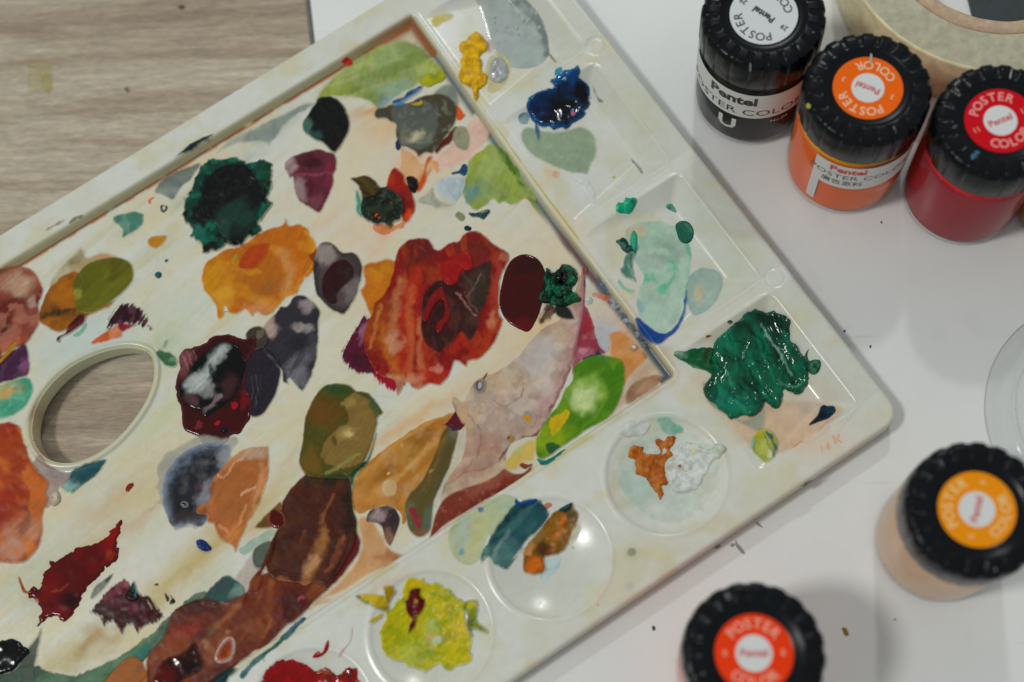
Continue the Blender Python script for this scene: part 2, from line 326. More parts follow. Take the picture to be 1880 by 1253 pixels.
for x,y,rx,ry,an,c,wt in [(800,35,22,14,-20,'#b9ac58',.8),(880,190,30,18,-20,'#bcb78a',.6),(860,60,20,60,0,'#b3b494',.5),(1000,330,40,14,-20,'#c8b79c',.5),(1010,318,14,10,0,'#c9a588',.6),(1470,590,30,40,50,'#b9b274',.5),
    (1530,630,24,10,-20,'#c8a884',.5),(1440,790,120,50,20,'#c9b095',.9),(1500,730,60,40,0,'#c4b4a0',.7),(1350,760,60,30,30,'#c2b59c',.6),(1280,700,40,20,0,'#c8b29c',.5),(1215,690,20,12,0,'#c8a890',.5),
    (1205,1015,34,18,10,'#bdb892',.8),(1160,1015,10,10,0,'#8f9180',.8),(1155,1075,10,9,0,'#a5a79a',.7),(1222,770,36,22,20,'#96b3a4',.6),(1010,1110,30,40,30,'#c0bcae',.5),(1120,1080,30,14,-60,'#c3b4a8',.4),
    (490,140,22,8,-30,'#b8b08c',.6),(1080,330,40,30,0,'#bfc2bd',.7),(1065,345,20,30,0,'#c6c9c8',.7),(1095,140,5,24,-25,'#5f554e',.0),(1260,520,60,50,0,'#aebcae',.5),(1330,480,60,60,45,'#b0b6a8',.4),(1140,300,60,30,60,'#b8b69c',.4),
    (1400,880,60,30,-30,'#bebc98',.5),(640,1010,24,10,-30,'#b9b59a',.4),(1300,770,40,14,20,'#a9b5a2',.4),(1090,1180,60,40,-30,'#bcb6a0',.4),(880,1230,50,30,-30,'#bdb7a0',.4)]:
    stain(x,y,rx,ry,an,c,wt,2)
# paint caught in the angle of the mixing area's walls
sw=rr(AA,BB,0.3,310,-168.4,2.2,2.0)+1.7*np.exp(-((BB+85)/55.0)**2)*np.exp(-(AA/9.0)**2)
ln=fbm(AA/9,BB/9,91); ln2=fbm(AA/3,BB/3,95)
right=np.exp(-((sw+2.0)/1.35)**2)*(AA<6)*(BB<1)
mixin('#4d565c',right*.95); mixin('#5a3a3a',right*sm(-70,-60,BB)*sm(-15,-40,BB)*.8); mixin('#2f4450',right*sm(-22,-10,BB)*.7)
mixin('#b9b48c',np.exp(-((sw+.1)/.6)**2)*(AA<6)*.7); mixin('#b5a544',np.exp(-((sw-1.7)/.4)**2)*(AA<6)*sm(.38,.6,ln)*sm(-135,-110,BB)*sm(-40,-62,BB)); mixin('#5d7a38',np.exp(-((sw+3.6)/1.4)**2)*(AA<6)*sm(-112,-100,BB)*sm(-68,-80,BB)*.85); mixin('#6a4a48',np.exp(-((sw+2.9)/.9)**2)*(AA<6)*sm(-66,-60,BB)*sm(-28,-36,BB)*sm(.3,.5,ln)*.8)
tl=(BB<-150)*(AA>1)
mixin('#9d976c',np.exp(-((sw+.9)/1.2)**2)*tl*.85); mixin('#5a2c12',np.exp(-((sw+1.8)/.6)**2)*tl*sm(.22,.42,ln)); mixin('#a8622c',np.exp(-((sw+2.45)/.45)**2)*tl*sm(.36,.55,ln2)*.9)
mixin('#8a4a24',np.exp(-((sw+2.0)/2.4)**2)*tl*sm(38,8,AA)*.9)
bt=(BB>-4)*(AA>8); mixin('#b5aa62',np.exp(-((sw-.9)/.8)**2)*bt*sm(.35,.6,ln)*.8)
mixin('#a6b9ad',sm(20,10,np.hypot(AA-23,BB-28))*.5*sm(.3,.6,fbm(AA/4,BB/4,97)))
for (a,b) in DISH[1:]: mixin('#b6b9b0',sm(20,12,np.hypot(AA-a,BB-b))*.7)
for wn,(b0,b1) in enumerate(WELLS): mixin('#b3b6ab',sm(-30,-40,AA)*(BB>b0)*(BB<b1)*.5)
mixin('#c98a54',sm(2.2,.4,hs)*sm(-.2,.4,hs)*sm(.52,.6,fbm(AA/12,BB/12,99))*(QX<Q([(110,800)])[0][0])*.8)
mixin('#b2af86',sm(3.2,.4,hs)*.55); stain(72,800,10,46,-10,'#a85c28',.9,1); stain(60,760,6,26,20,'#8a4a38',.5,1)
# small brown and dark specks
sp=vnoise(QX/1.1,QY/1.1,131)*vnoise(QX/9,QY/9,133); mixin('#6b5a44',sm(.86,.93,sp)*.8)
# ---- mesh cut from the grid along a signed distance field
def bilin(F_,A,B):
    x=np.clip((A-A0)/G,0,na-1.001); y=np.clip((B-B0)/G,0,nb-1.001); i=x.astype(int); j=y.astype(int); fx=x-i; fy=y-j
    return (F_[i,j]*(1-fx)+F_[i+1,j]*fx)*(1-fy)+(F_[i,j+1]*(1-fx)+F_[i+1,j+1]*fx)*fy
def cut(sd,z,col,i0,j0,edge_lift=.02,surf=None):
    ins=sd<0; m,n=sd.shape
    q=ins[:-1,:-1]|ins[1:,:-1]|ins[:-1,1:]|ins[1:,1:]
    if not q.any(): return None
    ga,gb=np.gradient(sd,G); gl=np.maximum(np.hypot(ga,gb),.35)**2
    used=np.zeros(sd.shape,bool); used[:-1,:-1]|=q; used[1:,:-1]|=q; used[:-1,1:]|=q; used[1:,1:]|=q
    A=AA[i0:i0+m,j0:j0+n].copy(); B=BB[i0:i0+m,j0:j0+n].copy(); out=used&~ins
    st=np.clip(sd,0,G*1.4)
    A[out]-=(st*ga/gl)[out]; B[out]-=(st*gb/gl)[out]
    z=z.copy()
    if surf is not None: z[out]=bilin(surf,A[out],B[out])+edge_lift
    idx=-np.ones(sd.shape,int); idx[used]=np.arange(used.sum())
    X=(O2[0]+A*dA[0]+B*dB[0])[used]; Y=(O2[1]+A*dA[1]+B*dB[1])[used]
    V=np.c_[X,Y,z[used]]*.001
    I,J=np.nonzero(q); F=np.c_[idx[I,J],idx[I,J+1],idx[I+1,J+1],idx[I+1,J]]
    return V,F,col[used],used
palette=empty('paint_palette',(O2[0]*.001,O2[1]*.001,0),'cream plastic mixing palette with a thumb hole, covered in dried paint','palette')
def to_local(V): V=np.array(V,float); V[:,0]-=O2[0]*.001; V[:,1]-=O2[1]*.001; return V
sdb=np.maximum(rr(AA,BB,OUT[0],A1+10,OUT[2],OUT[3],OUT[4]),-hs)
V,F,cc,used=cut(sdb,H0,Cc,0,0)
# skirts: outer side wall and wall of the hole
E=np.concatenate([F[:,[0,1]],F[:,[1,2]],F[:,[2,3]],F[:,[3,0]]]); key=np.sort(E,1); kk=key[:,0].astype(np.int64)*10**7+key[:,1]
u_,inv,cnt=np.unique(kk,return_inverse=True,return_counts=True); be=E[cnt[inv]==1]
bi=np.unique(be); mp_=-np.ones(len(V),int); mp_[bi]=np.arange(len(bi)); n0=len(V)
lo=V[bi].copy(); lo[:,2]=.0004; lo2=V[bi].copy(); lo2[:,2]-=.0007
V2=np.concatenate([V,V[bi],lo2,lo]); c2=np.concatenate([cc,cc[bi],cc[bi],cc[bi]]); nbi=len(bi)
t0=mp_[be[:,0]]; t1=mp_[be[:,1]]
F2=np.concatenate([F,np.c_[n0+t1,n0+t0,n0+nbi+t0,n0+nbi+t1],np.c_[n0+nbi+t1,n0+nbi+t0,n0+2*nbi+t0,n0+2*nbi+t1]])
mkmesh('tray',to_local(V2),F2,MATS['palette_plastic'],palette,c2)
# ---- paint
def feat(col,ft,X,Y,sd,sd0):
    k=ft[0]
    wx=X+(fbm(X/2.2,Y/2.2,171)-.5)*2.0; wy=Y+(fbm(X/2.2,Y/2.2,181)-.5)*2.0
    if k=='b':
        _,x,y,rx,ry,an,c=ft[:7]; s=ft[7] if len(ft)>7 else 1
        cx,cy=Q([(x,y)])[0]; m_=min(rx,ry)*.187; wx=wx+(fbm(X/m_/1.1,Y/m_/1.1,191,3)-.5)*m_*1.3; wy=wy+(fbm(X/m_/1.1,Y/m_/1.1,193,3)-.5)*m_*1.3; u,v=rot(wx-cx,wy-cy,an,rx*.187,ry*.187); wt=s*sm(1.35,.45,np.hypot(u,v))*(.8+.5*(fbm(*rot(X,Y,-50,4,.8),seed=197)-.35))
    elif k=='e':   # hard edged ellipse
        _,x,y,rx,ry,an,c=ft[:7]; s=ft[7] if len(ft)>7 else 1
        cx,cy=Q([(x,y)])[0]; u,v=rot(wx-cx,wy-cy,an,rx*.187,ry*.187); wt=s*sm(1.06,.94,np.hypot(u,v))
    elif k=='s':
        _,pts,wd,c=ft[:4]; s=ft[4] if len(ft)>4 else 1; so=ft[5] if len(ft)>5 else .9
        wd*=.187/2*(1.25 if wd>4.5 else 1); wd=wd*(.45+1.1*fbm(X/2.2,Y/2.2,199,3)); wt=s*sm(wd,wd*(1-so)-.02,sdline(wx,wy,Q(PS(pts))))*(.55+.9*fbm(X/1.6,Y/1.6,203,3))
    elif k=='p':
        _,pts,c=ft[:3]; s=ft[3] if len(ft)>3 else 1; so=(ft[4] if len(ft)>4 else 4)*.187
        wt=s*sm(so*.5,-so*.5,sdpoly(wx,wy,cr(Q(PS(pts)),3)))
    elif k=='n':   # noise patches: colour, size px, threshold, strength, angle, stretch
        _,c,scl,th,s=ft[:5]; an=ft[5] if len(ft)>5 else 0; ar=ft[6] if len(ft)>6 else 1
        u,v=rot(X,Y,an,scl*.187*ar,scl*.187); wt=s*sm(th-.10,th+.12,fbm(u+.8*(fbm(u*.7,v*.7,5,2)-.5),v+.8*(fbm(u*.7,v*.7,9,2)-.5),(sum(map(ord,c))%97)*7,3))
    elif k=='r':
        _,c,wd,s=ft[:4]; wt=s*np.exp(-(-sd/(wd*.187))**2)
    wt=np.clip(wt,0,1)
    return col+(paintpig(c)-col)*wt[...,None]
DN=[0]
def D(name,label,pts,col,feats=(),h=.22,ew=1.1,mat='satin_paint',jag=.35,js=2.2,bris=None,op=1.0,fade=None,bump=0.0,bsc=2.0,ridge=0.0,ran=0,rar=3.0,rsc=1.0,smooth=True,parent=None,var=.10):
    global S,Cc
    auto=fade is None
    if auto: fade=0 if (name in('paint_lump','paint_drop','paint_flake','paint_bubble','painted_letter') or mat=='wet_paint') else (1.0 if name in('paint_mark','scratch') else 7 if name=='paint_wash' else 4.2)
    DN[0]+=1; sd_=DN[0]*13
    pq=Q(PS(pts) if isinstance(pts,str) else pts); pq=cr(pq,4) if smooth else pq
    ab=np.array([q2ab(x,-y) for x,y in pq]); mg=3.0
    i0=max(0,int((ab[:,0].min()-mg-A0)/G)); i1=min(na,int((ab[:,0].max()+mg-A0)/G)+2)
    j0=max(0,int((ab[:,1].min()-mg-B0)/G)); j1=min(nb,int((ab[:,1].max()+mg-B0)/G)+2)
    if i1-i0<3 or j1-j0<3: return None
    X=QX[i0:i1,j0:j1]; Y=QY[i0:i1,j0:j1]
    sd0=sdpoly(X,Y,pq); sd=sd0+(fbm(X/js,Y/js,sd_,4)-.5)*2.4*jag
    if bris:
        u,v=rot(X,Y,bris[0],7.0,.45); sd=sd+(fbm(u,v,sd_+3,3)-.5)*2.6*bris[1]
    sd=np.maximum(sd,.3-hs[i0:i1,j0:j1])
    if not (sd<0).any(): return None
    c=np.empty(X.shape+(3,)); c[:]=paintpig(col)
    lowf=fbm(X/6,Y/6,sd_+5,4)[...,None]; c=c*(1+(lowf-.5)*2*var*1.5)
    hif=fbm(X/1.3,Y/1.3,sd_+7,3)[...,None]; c=c*(1+(hif-.5)*var*.8)
    for ft in feats: c=feat(c,ft,X,Y,sd,sd0)
    if max(i1-i0,j1-j0)>30:
        an_=-50+((sd_*37)%60-30); wv=2.5*(fbm(X/6,Y/6,sd_+21,2)-.5)
        c=c*(1+(fbm(*rot(X+wv,Y+wv,an_,9,.75),seed=sd_+23)-.5)[...,None]*(.34 if name!='paint_wash' else .16))
    al=np.full(X.shape,float(op))
    if fade>0: al=al*sm(-.05,fade*.187,-sd)*(1 if auto else 1+.5*(fbm(X/3,Y/3,sd_+9)-.5))
    al=np.clip(al,0,1)[...,None]
    under=Cc[i0:i1,j0:j1]; fin=under*(1-al)+c*al
    if name=='paint_wash': h*=.3; lift=.008
    else: lift=.025
    if mat=='wet_paint': bump*=.5; bsc=bsc*1.5
    p=np.clip(-sd/ew,0,1); t=h*np.sqrt(np.clip(1-(1-p)**2,0,1))
    inn=sm(0,1.0,-sd)
    if h>=.12: t=t+.07*np.exp(-((-sd-.55)/.35)**2)*(.4+1.2*fbm(X/3,Y/3,sd_+13,2))
    if bump: t=t+inn*bump*.75*(fbm(X/bsc/1.3,Y/bsc/1.3,sd_+11,2)-.42)*2
    if ridge:
        u,v=rot(X+1.5*(fbm(X/7,Y/7,sd_+15,2)-.5)*6,Y+1.5*(fbm(X/7,Y/7,sd_+16,2)-.5)*6,ran,rar*1.4*rsc,1.4*rsc); t=t+inn*ridge*(1-np.abs(2*fbm(u,v,sd_+17,3)-1)*2.2)
    Sl=S[i0:i1,j0:j1]; z=Sl+lift+np.maximum(t,.0)
    R_=cut(sd,z,fin,i0,j0,lift*.6,S)
    if R_ is None: return None
    V,F,cv,us=R_
    ins=sd<0; S[i0:i1,j0:j1]=np.where(ins,z,Sl); Cc[i0:i1,j0:j1]=np.where(ins[...,None],fin,under)
    o=mkmesh(name,to_local(V),F,MATS[mat],parent or palette,cv)
    if label: o['label']=label
    return o
d_='paint_dab'; w_='paint_wash'; s_='paint_smear'
# --- top of the mixing area
D(w_,'grey teal wash along the upper rim','395,285 420,255 460,235 490,222 520,207 560,188 580,192 545,215 522,235 497,270 480,262 455,265 430,268','#75807a',[('n','#9a9f92',30,.55,.6,-35,2)],h=.08,op=.8,fade=8,jag=.5)
D(s_,'olive green smear under the upper corner','575,190 600,150 640,115 690,85 735,72 765,77 790,98 812,122 820,142 800,150 775,157 757,168 745,174 725,186 705,205 692,212 684,195 665,186 640,182 612,182','#7f8f52',
  [('b',690,110,70,26,-25,'#93a372',.8),('b',615,165,40,16,-20,'#8f9836',.8),('b',650,140,40,14,-30,'#7d8a44',.7),('b',720,165,50,22,-10,'#8aa088',.9),('b',712,195,20,22,0,'#8398a0',.9),('b',800,128,24,18,20,'#959c28',.95),('s','785,105 800,120 806,145',12,'#6f7a1c',.7),('n','#a3ad68',26,.56,.6,-25,2.4),('n','#6f8040',40,.6,.5,-25,2)],h=.12,op=.96,fade=10,jag=.5,mat='dry_paint')
D(s_,'yellow green smear tip','770,150 785,135 800,140 812,128 818,145 800,155 785,160','#9a9c20',[('b',800,135,8,16,10,'#5f6a14',.7)],h=.5,fade=0,bump=.3)
D(s_,'thin dark teal streak on the rim','300,305 318,292 335,276 352,262 372,252 390,246 393,251 372,267 350,280 328,288','#0e3038',[('n','#3a5f60',16,.6,.6,-30,3)],h=.2,jag=.3,bris=(-32,.35))
D(w_,None,'283,355 290,335 315,318 350,303 370,300 352,330 335,345 318,368 300,360','#6a746e',[('b',335,317,18,9,-30,'#46595a',.9)],h=.08,op=.9,fade=5)
D(d_,'small teal dab near the upper rim','207,400 222,392 245,388 262,392 266,400 262,415 240,430 225,438 222,420 210,412','#4c7a6a',[('n','#6f9084',20,.5,.7)],h=.12,jag=.4)
D('paint_mark','small dark outlined mark','294,378 304,376 309,382 303,391 296,390','#3b4644',[('e',302,383,3,4,0,'#b9b8a6')],h=.06,jag=.1)
D('paint_mark','tiny orange curved mark','272,368 280,362 284,364 278,368 277,376 273,375','#d0603c',h=.05,jag=.1)
D(d_,'small ochre dab','270,440 285,432 308,433 300,450 285,458 272,452','#b07830',[('r','#7d6a30',3,.7)],h=.12,jag=.3)
D('paint_drop','small deep teal drop','284,505 289,499 296,501 297,508 290,512','#16586a',h=.5,ew=.6,jag=.12)
D('paint_mark',None,'302,478 309,475 308,481 304,483','#2a5a68',h=.1,jag=.1)
D('paint_mark','orange red fleck on the wall of the mixing area','626,112 633,106 642,108 648,118 640,123 632,120','#b03410',h=.7,jag=.2)
# black oval
D(d_,'thick black oval dab','584,181 601,177 619,181 634,197 643,221 641,245 628,268 617,282 607,280 597,268 577,258 559,245 555,228 567,208','#070d14',
  [('b',562,233,14,26,-20,'#4f6f66',.95),('b',578,252,16,12,0,'#3a554e',.8),('b',600,200,10,10,0,'#060a10',.2)],h=.55,ew=1.4,mat='satin_paint',jag=.3,bump=.12)
D(d_,'maroon fan-shaped dab','521,300 540,285 560,278 584,273 601,278 617,285 620,308 614,322 614,338 604,365 587,392 567,382 547,369 539,352 537,328 530,327','#64303a',
  [('b',532,306,18,18,0,'#a08888',.9),('b',550,352,16,26,-20,'#9a8684',.85),('b',574,298,26,16,-10,'#3a1c26',.9),('b',571,345,7,20,0,'#55202e',.8),('b',606,320,10,34,10,'#7c3042',.8),('b',580,370,14,16,0,'#7d4a54',.6),('s','540,323 575,322 612,318',7,'#8c4a5a',.7)],h=.22,jag=.35)
# big green-black
D(d_,'large jagged dark green dab','372,300 390,292 410,290 430,288 455,297 478,292 502,300 500,325 503,345 490,365 498,372 485,395 478,410 480,425 470,440 455,440 448,455 430,450 415,452 400,465 375,465 368,450 350,435 352,420 340,410 333,395 340,380 338,365 350,350 358,330 365,315','#074238',
  [('n','#146653',22,.52,.85,30,1),('n','#031b1a',26,.54,.95),('b',480,320,26,20,0,'#0c5c44',.6),('b',365,425,14,18,0,'#2f7d6c',.6)],h=.7,ew=1.3,jag=1.0,js=1.9,bump=.3,bsc=2.6,ridge=.12,rsc=2,smooth=False)
D(d_,'glossy black-green pool on the dark green dab','378,340 395,315 425,302 455,305 475,330 488,355 478,385 470,420 455,440 440,452 425,455 412,440 395,415 375,390','#050d0d',
  [('b',435,395,40,36,-30,'#2a463c',.85),('b',410,420,18,24,-20,'#30493f',.8),('s','432,330 450,350 462,380',8,'#22332e',.7),('b',425,340,36,26,0,'#040a0a',.8),('b',460,355,12,30,-20,'#061010',.6)],h=.5,ew=1.6,jag=.7,mat='satin_paint',bump=.10,bsc=6,var=.04)  # greyish green highlight painted across the pool
D(d_,None,'476,395 498,372 500,378 488,395 480,408','#0e5a48',h=.9,jag=.3,bump=.3)
# orange cluster
D(d_,'yellow orange blended dab with pointed tip','369,514 372,495 380,480 397,467 415,457 430,455 445,450 462,437 480,425 500,418 518,415 525,401 532,414 550,411 565,420 577,440 583,455 584,485 570,505 558,515 545,540 530,545 515,560 500,577 485,582 472,577 462,582 450,571 440,577 420,576 413,565 412,580 403,588 396,580 395,560 382,545 372,530','#b2661e',
  [('b',392,512,34,48,10,'#c2861a',.9),('b',465,505,60,50,-10,'#a0612c',.85),('b',530,460,40,44,-20,'#b4641c',.6),('s','515,460 535,500 525,540',30,'#c4905c',.6,.95),('b',412,548,26,26,0,'#cfa044',.75),('b',480,565,40,18,0,'#c88e62',.75),('b',490,530,22,14,-20,'#8f5a34',.6),('s','560,425 575,450 578,480 560,508 540,535',8,'#cc8a18',.7,.8),('n','#c98a34',26,.6,.5,20,2)],h=.22,jag=.5,bump=.08)
D(d_,'flat burnt orange patch on the orange dab','440,495 438,482 450,462 465,450 490,446 497,450 487,475 472,492 455,498','#a84608',h=.15,jag=.15,var=.04)
D('paint_mark',None,'424,478 434,466 438,472 430,484','#9a8838',h=.08,jag=.2,op=.8,fade=3)
D(d_,'small brown triangle','565,470 575,462 584,452 584,475 582,492 572,482','#84401c',h=.15,jag=.3)
# mauve brown oval
D(d_,'mauve oval with dark brown centre','583,452 595,443 610,445 630,462 650,463 664,480 667,500 660,530 650,555 637,575 628,579 610,572 590,555 580,540 575,515 574,490','#574b4b',
  [('r','#2c282a',14,.85),('b',597,465,24,22,20,'#9a8d89',.85),('b',645,535,16,30,20,'#7d7272',.7),('b',650,480,18,24,0,'#45403f',.8)],h=.3,jag=.3,ew=1.6)
D(d_,'kidney-shaped dark brown patch','590,515 600,495 615,480 635,476 650,490 651,510 635,525 622,540 620,558 605,560 592,545','#38211c',h=.06,jag=.12,var=.05,fade=4)
# dark greys
D(d_,'charcoal grey dab shaped like a long leaf','484,598 508,572 515,562 528,561 538,545 553,541 570,549 590,571 586,590 587,615 584,650 578,678 567,702 556,719 544,711 531,698 531,707 518,702 515,680 500,660 485,640','#37353a',
  [('b',495,603,20,20,-30,'#b09a90',.95),('b',568,560,18,18,0,'#96888a',.9),('b',558,603,22,9,10,'#99918e',.85),('b',548,680,22,36,10,'#77757a',.85),('b',545,665,8,30,30,'#33323a',.8),('b',575,640,12,30,0,'#5c5a60',.6),('b',535,710,12,12,0,'#8a7f80',.7),('b',555,630,30,18,0,'#2a292e',.6)],h=.25,jag=.35)
D(d_,'smooth charcoal oval beside the maroon dab','452,655 470,640 490,635 510,655 518,680 514,702 508,725 498,742 486,760 474,767 461,767 448,750 440,720 442,690','#2f2c33',
  [('s','462,690 464,720 458,755',3,'#5c5860',.6),('s','470,685 472,720 468,750',3,'#5c5860',.6),('s','480,690 479,715',3,'#54505a',.4)],h=.3,jag=.2,ew=1.6)
D(d_,'small olive grey dab','450,620 455,605 470,598 485,602 494,620 487,640 465,642','#453e36',[('e',479,613,7,9,0,'#6a6052',.8)],h=.3,jag=.2)
# maroon with black pool
D(d_,'glossy maroon dab under the black pool','330,658 340,641 367,636 394,618 424,615 437,621 450,622 468,620 470,641 455,665 451,690 454,715 463,740 461,760 457,772 440,795 425,800 412,815 394,823 375,818 362,800 345,795 335,785 333,752 325,732 323,708 330,678','#42171b',
  [('b',340,665,18,30,20,'#7f4f54',.9),('s','336,650 344,680',4,'#a07478',.7),('s','346,645 352,672',4,'#9a6c70',.7),('s','356,642 361,662',3,'#9a6c70',.6),('b',400,775,50,26,0,'#4c1418',.8),('e',431,746,6,6,0,'#a02830',.9),('e',398,778,5,4,0,'#b03038',.8),('e',365,780,6,9,0,'#7a3038',.9),('b',450,735,8,20,0,'#7a1c28',.8),('r','#5f3038',5,.6)],h=.4,ew=1.2,jag=.5,mat='wet_paint',bump=.22,bsc=2)
D('paint_pool','glossy black pool with a painted white reflection swirl','415,628 436,635 445,650 452,668 446,695 432,728 409,748 392,757 379,769 368,755 355,752 335,735 330,712 348,685 365,658 392,638','#070707',
  [('s','345,700 362,700 385,680 400,655 412,640',30,'#a8aeaa',.95,.95),('b',365,708,20,20,0,'#b3b8b4',.85),('b',385,722,16,14,-30,'#8d8a8a',.8),('b',350,738,20,14,20,'#6a484c',.8),('b',420,715,22,26,20,'#4c3236',.85),('s','388,676 398,700 405,720',14,'#141413',.9,.8),('s','403,730 392,745 375,760',14,'#93807f',.6,.9),('r','#060606',7,.95)],h=.35,jag=.35,mat='wet_paint',bump=.06)  # white swirl strokes are a reflection painted into the black
D('paint_drop','tiny navy drop','405,790 411,786 418,788 417,794 410,797','#161c2c',h=.5,jag=.1,mat='wet_paint')
# grey blue watercolour
D(w_,'pale grey wash with a spike','272,945 284,925 290,915 286,900 280,895 289,883 286,861 300,836 325,818 343,811 361,800 385,798 412,803 434,800 438,812 430,830 420,862 404,900 395,925 384,955 365,972 347,970 322,975 311,959 300,938 289,928','#96948c',[('n','#a8a69c',26,.5,.6),('r','#66605a',4,.8)],h=.06,op=.85,jag=.6)
D(w_,'slate blue watercolour dab with a bubble','296,905 300,880 312,855 330,835 352,820 380,812 405,815 425,822 416,862 404,890 396,918 386,950 368,968 347,965 322,971 308,955 300,930','#3b424e',
  [('n','#79859a',12,.52,.5),('s','330,935 335,900 355,870 385,845',80,'#26272c',.95,.95),('b',338,925,44,46,0,'#1c1d22',1),('b',350,890,30,40,30,'#2a2c34',.9),('r','#7e8a9a',10,.9),('b',415,838,16,18,0,'#8a8d92',.9),('b',378,905,14,30,20,'#8a8690',.8),('b',365,893,9,9,0,'#5a3e4a',.6),('b',345,950,44,14,-5,'#3c3438',.7),('s','308,955 325,971 350,967 372,963',6,'#4f3c40',.8)],h=.1,fade=4,jag=.5)
D('paint_bubble','round bubble in the slate blue dab','331,926 335,921 342,921 347,926 344,932 336,932','#08080a',[('r','#a0a2a2',2.5,.9)],h=.9,ew=1.0,jag=.0,mat='wet_paint')
# tan leaf
D(d_,'light brown leaf-shaped dab','398,869 419,847 445,825 481,818 495,823 495,854 490,890 474,930 456,963 439,1002 432,1015 423,1002 401,988 392,966 380,959 380,948 361,945 361,930 383,919 383,894','#a5633a',
  [('p','398,880 420,862 450,862 470,875 478,890 465,925 440,960 415,950 395,930 390,905','#9c5e36',.8,5),('b',465,832,34,12,-8,'#b39a84',.85),('s','400,872 412,878 430,850 445,842',6,'#cfa284',.7),('s','442,908 455,900 470,896',6,'#d0a084',.9),('s','402,965 425,985 440,965 450,930',7,'#c89060',.7),('b',430,990,14,26,10,'#bb6f34',.8),('b',372,938,14,12,0,'#7a4a2c',.9),('s','480,850 482,885 465,930',9,'#b8855c',.6,.8),('n','#c08a5c',18,.6,.5,-55,3),('b',385,905,6,20,15,'#6a3028',.8)],h=.3,jag=.45,bump=.12)
D('paint_drop','small thick royal blue lump','361,993 372,990 383,999 388,1010 375,1012 363,1005','#10336e',[('n','#3a62a0',6,.56,.7)],h=1.2,ew=.9,jag=.3,bump=.6,bsc=.9)
D('paint_mark','small rust red fleck','230,897 235,889 244,886 246,892 240,899 236,904 230,902','#7c2b1c',h=.2,jag=.25)
D(w_,None,'205,925 220,910 234,903 230,912 215,924','#c89a80',h=.03,op=.7,fade=5)
# --- left edge cluster
D(w_,'ochre wash tail','90,520 105,495 135,465 152,452 160,470 175,464 205,464 220,474 200,490 160,520 120,545 95,545','#a08a5c',[('b',140,475,26,10,-45,'#6f6f50',.8),('b',195,470,24,6,0,'#c07440',.9),('b',110,505,22,16,-40,'#a8a88c',.8)],h=.06,op=.85,fade=9,jag=.6)
D(d_,'ochre dab with a brown band','70,590 75,560 90,530 115,507 140,497 155,520 160,560 190,560 215,548 200,565 165,580 140,600 110,612 90,605','#9a5e18',
  [('b',105,575,46,11,-6,'#3a3014',.95),('b',115,540,26,20,-30,'#a8681c',.8),('b',180,572,30,9,-25,'#b8642a',.9),('n','#6b4614',20,.6,.5),('r','#5f4418',3,.5)],h=.2,jag=.35)
D(d_,'smooth olive green oval','133,530 138,510 160,485 190,474 220,472 240,482 247,500 243,520 225,540 200,560 175,575 155,578 140,570 137,550','#61611f',
  [('b',142,541,10,11,0,'#9a9444',.7),('b',225,500,26,30,0,'#5a521c',.7),('n','#71722c',26,.6,.5,-40,3)],h=.32,jag=.15,ew=1.5,var=.05)  # lighter highlight painted near the left end
D(d_,'flesh pink to dark red dab at the left edge','-30,500 0,492 30,487 55,492 74,512 81,540 73,560 76,590 62,615 50,632 20,645 -30,660','#87493c',
  [('b',35,520,36,26,20,'#b59a82',.95),('b',58,555,12,12,0,'#a89484',.8),('b',10,570,36,34,0,'#5f2426',.9),('b',75,548,8,22,0,'#6a2422',.9),('b',35,600,26,26,0,'#8a3c30',.7),('b',10,605,14,16,0,'#3f181c',.8),('b',20,630,30,10,-15,'#a8442c',.8),('s','0,495 30,490 60,498 76,525',5,'#a8543c',.7),('n','#a8705c',22,.57,.6)],h=.25,jag=.25)
D(d_,'plum purple dab with pink edge','-30,670 20,645 45,630 53,645 56,670 52,690 35,697 0,706 -30,712','#482a42',[('b',46,672,10,20,0,'#8a5478',.9),('n','#5c4a54',18,.58,.6)],h=.2,jag=.25)
D(s_,'mustard yellow streak','-30,690 0,660 24,630 32,628 34,634 20,652 0,672 -30,700','#a8781a',h=.4,jag=.2)
D(d_,'mint green dab with ochre centre','-30,712 0,707 20,698 45,693 58,698 62,720 50,745 30,762 0,771 -30,775','#4f977a',[('b',10,718,34,16,-15,'#c09a5c',.95),('b',38,712,14,8,0,'#7d7430',.9),('n','#84b8a0',18,.6,.5),('b',50,700,10,20,0,'#3a8c70',.7)],h=.15,jag=.35)
D(w_,'greyish purple wash below the thumb hole','60,850 75,835 90,852 120,866 145,862 138,880 112,895 105,915 88,935 78,925 80,890 66,870','#8f7c76',[('b',110,872,30,10,15,'#77666c',.8),('b',95,915,12,20,30,'#a88078',.7)],h=.05,op=.85,fade=3,jag=.4)
D(d_,'big orange red dab at the left edge','-30,772 0,777 20,774 40,785 44,805 50,820 58,845 75,868 92,888 86,905 90,915 84,935 80,950 79,980 70,1010 50,1032 30,1036 0,1034 -30,1035','#9c4218',
  [('b',20,790,30,18,0,'#96301a',.9),('b',45,820,14,26,10,'#8a3416',.8),('b',60,880,34,28,30,'#b0561a',.85),('b',62,930,28,20,10,'#5f2a1c',.9),('b',15,920,26,60,15,'#8f2f1a',.8),('b',40,985,36,44,20,'#b8866a',.85),('b',45,970,12,34,25,'#7f4a38',.75),('b',20,1010,26,20,0,'#b48670',.8),('n','#c06a34',24,.58,.7,50,2),('r','#7a3428',3,.6)],h=.3,jag=.35,bump=.15,bsc=3)
D(s_,'dark teal smear below the thumb hole','132,864 150,855 190,842 197,848 180,872 152,893 132,907 112,897 124,880','#2a545a',[('b',128,895,20,14,-30,'#8fb0a4',.95),('b',160,872,40,6,-25,'#1c4048',.6)],h=.12,jag=.3,bris=(-35,.3))
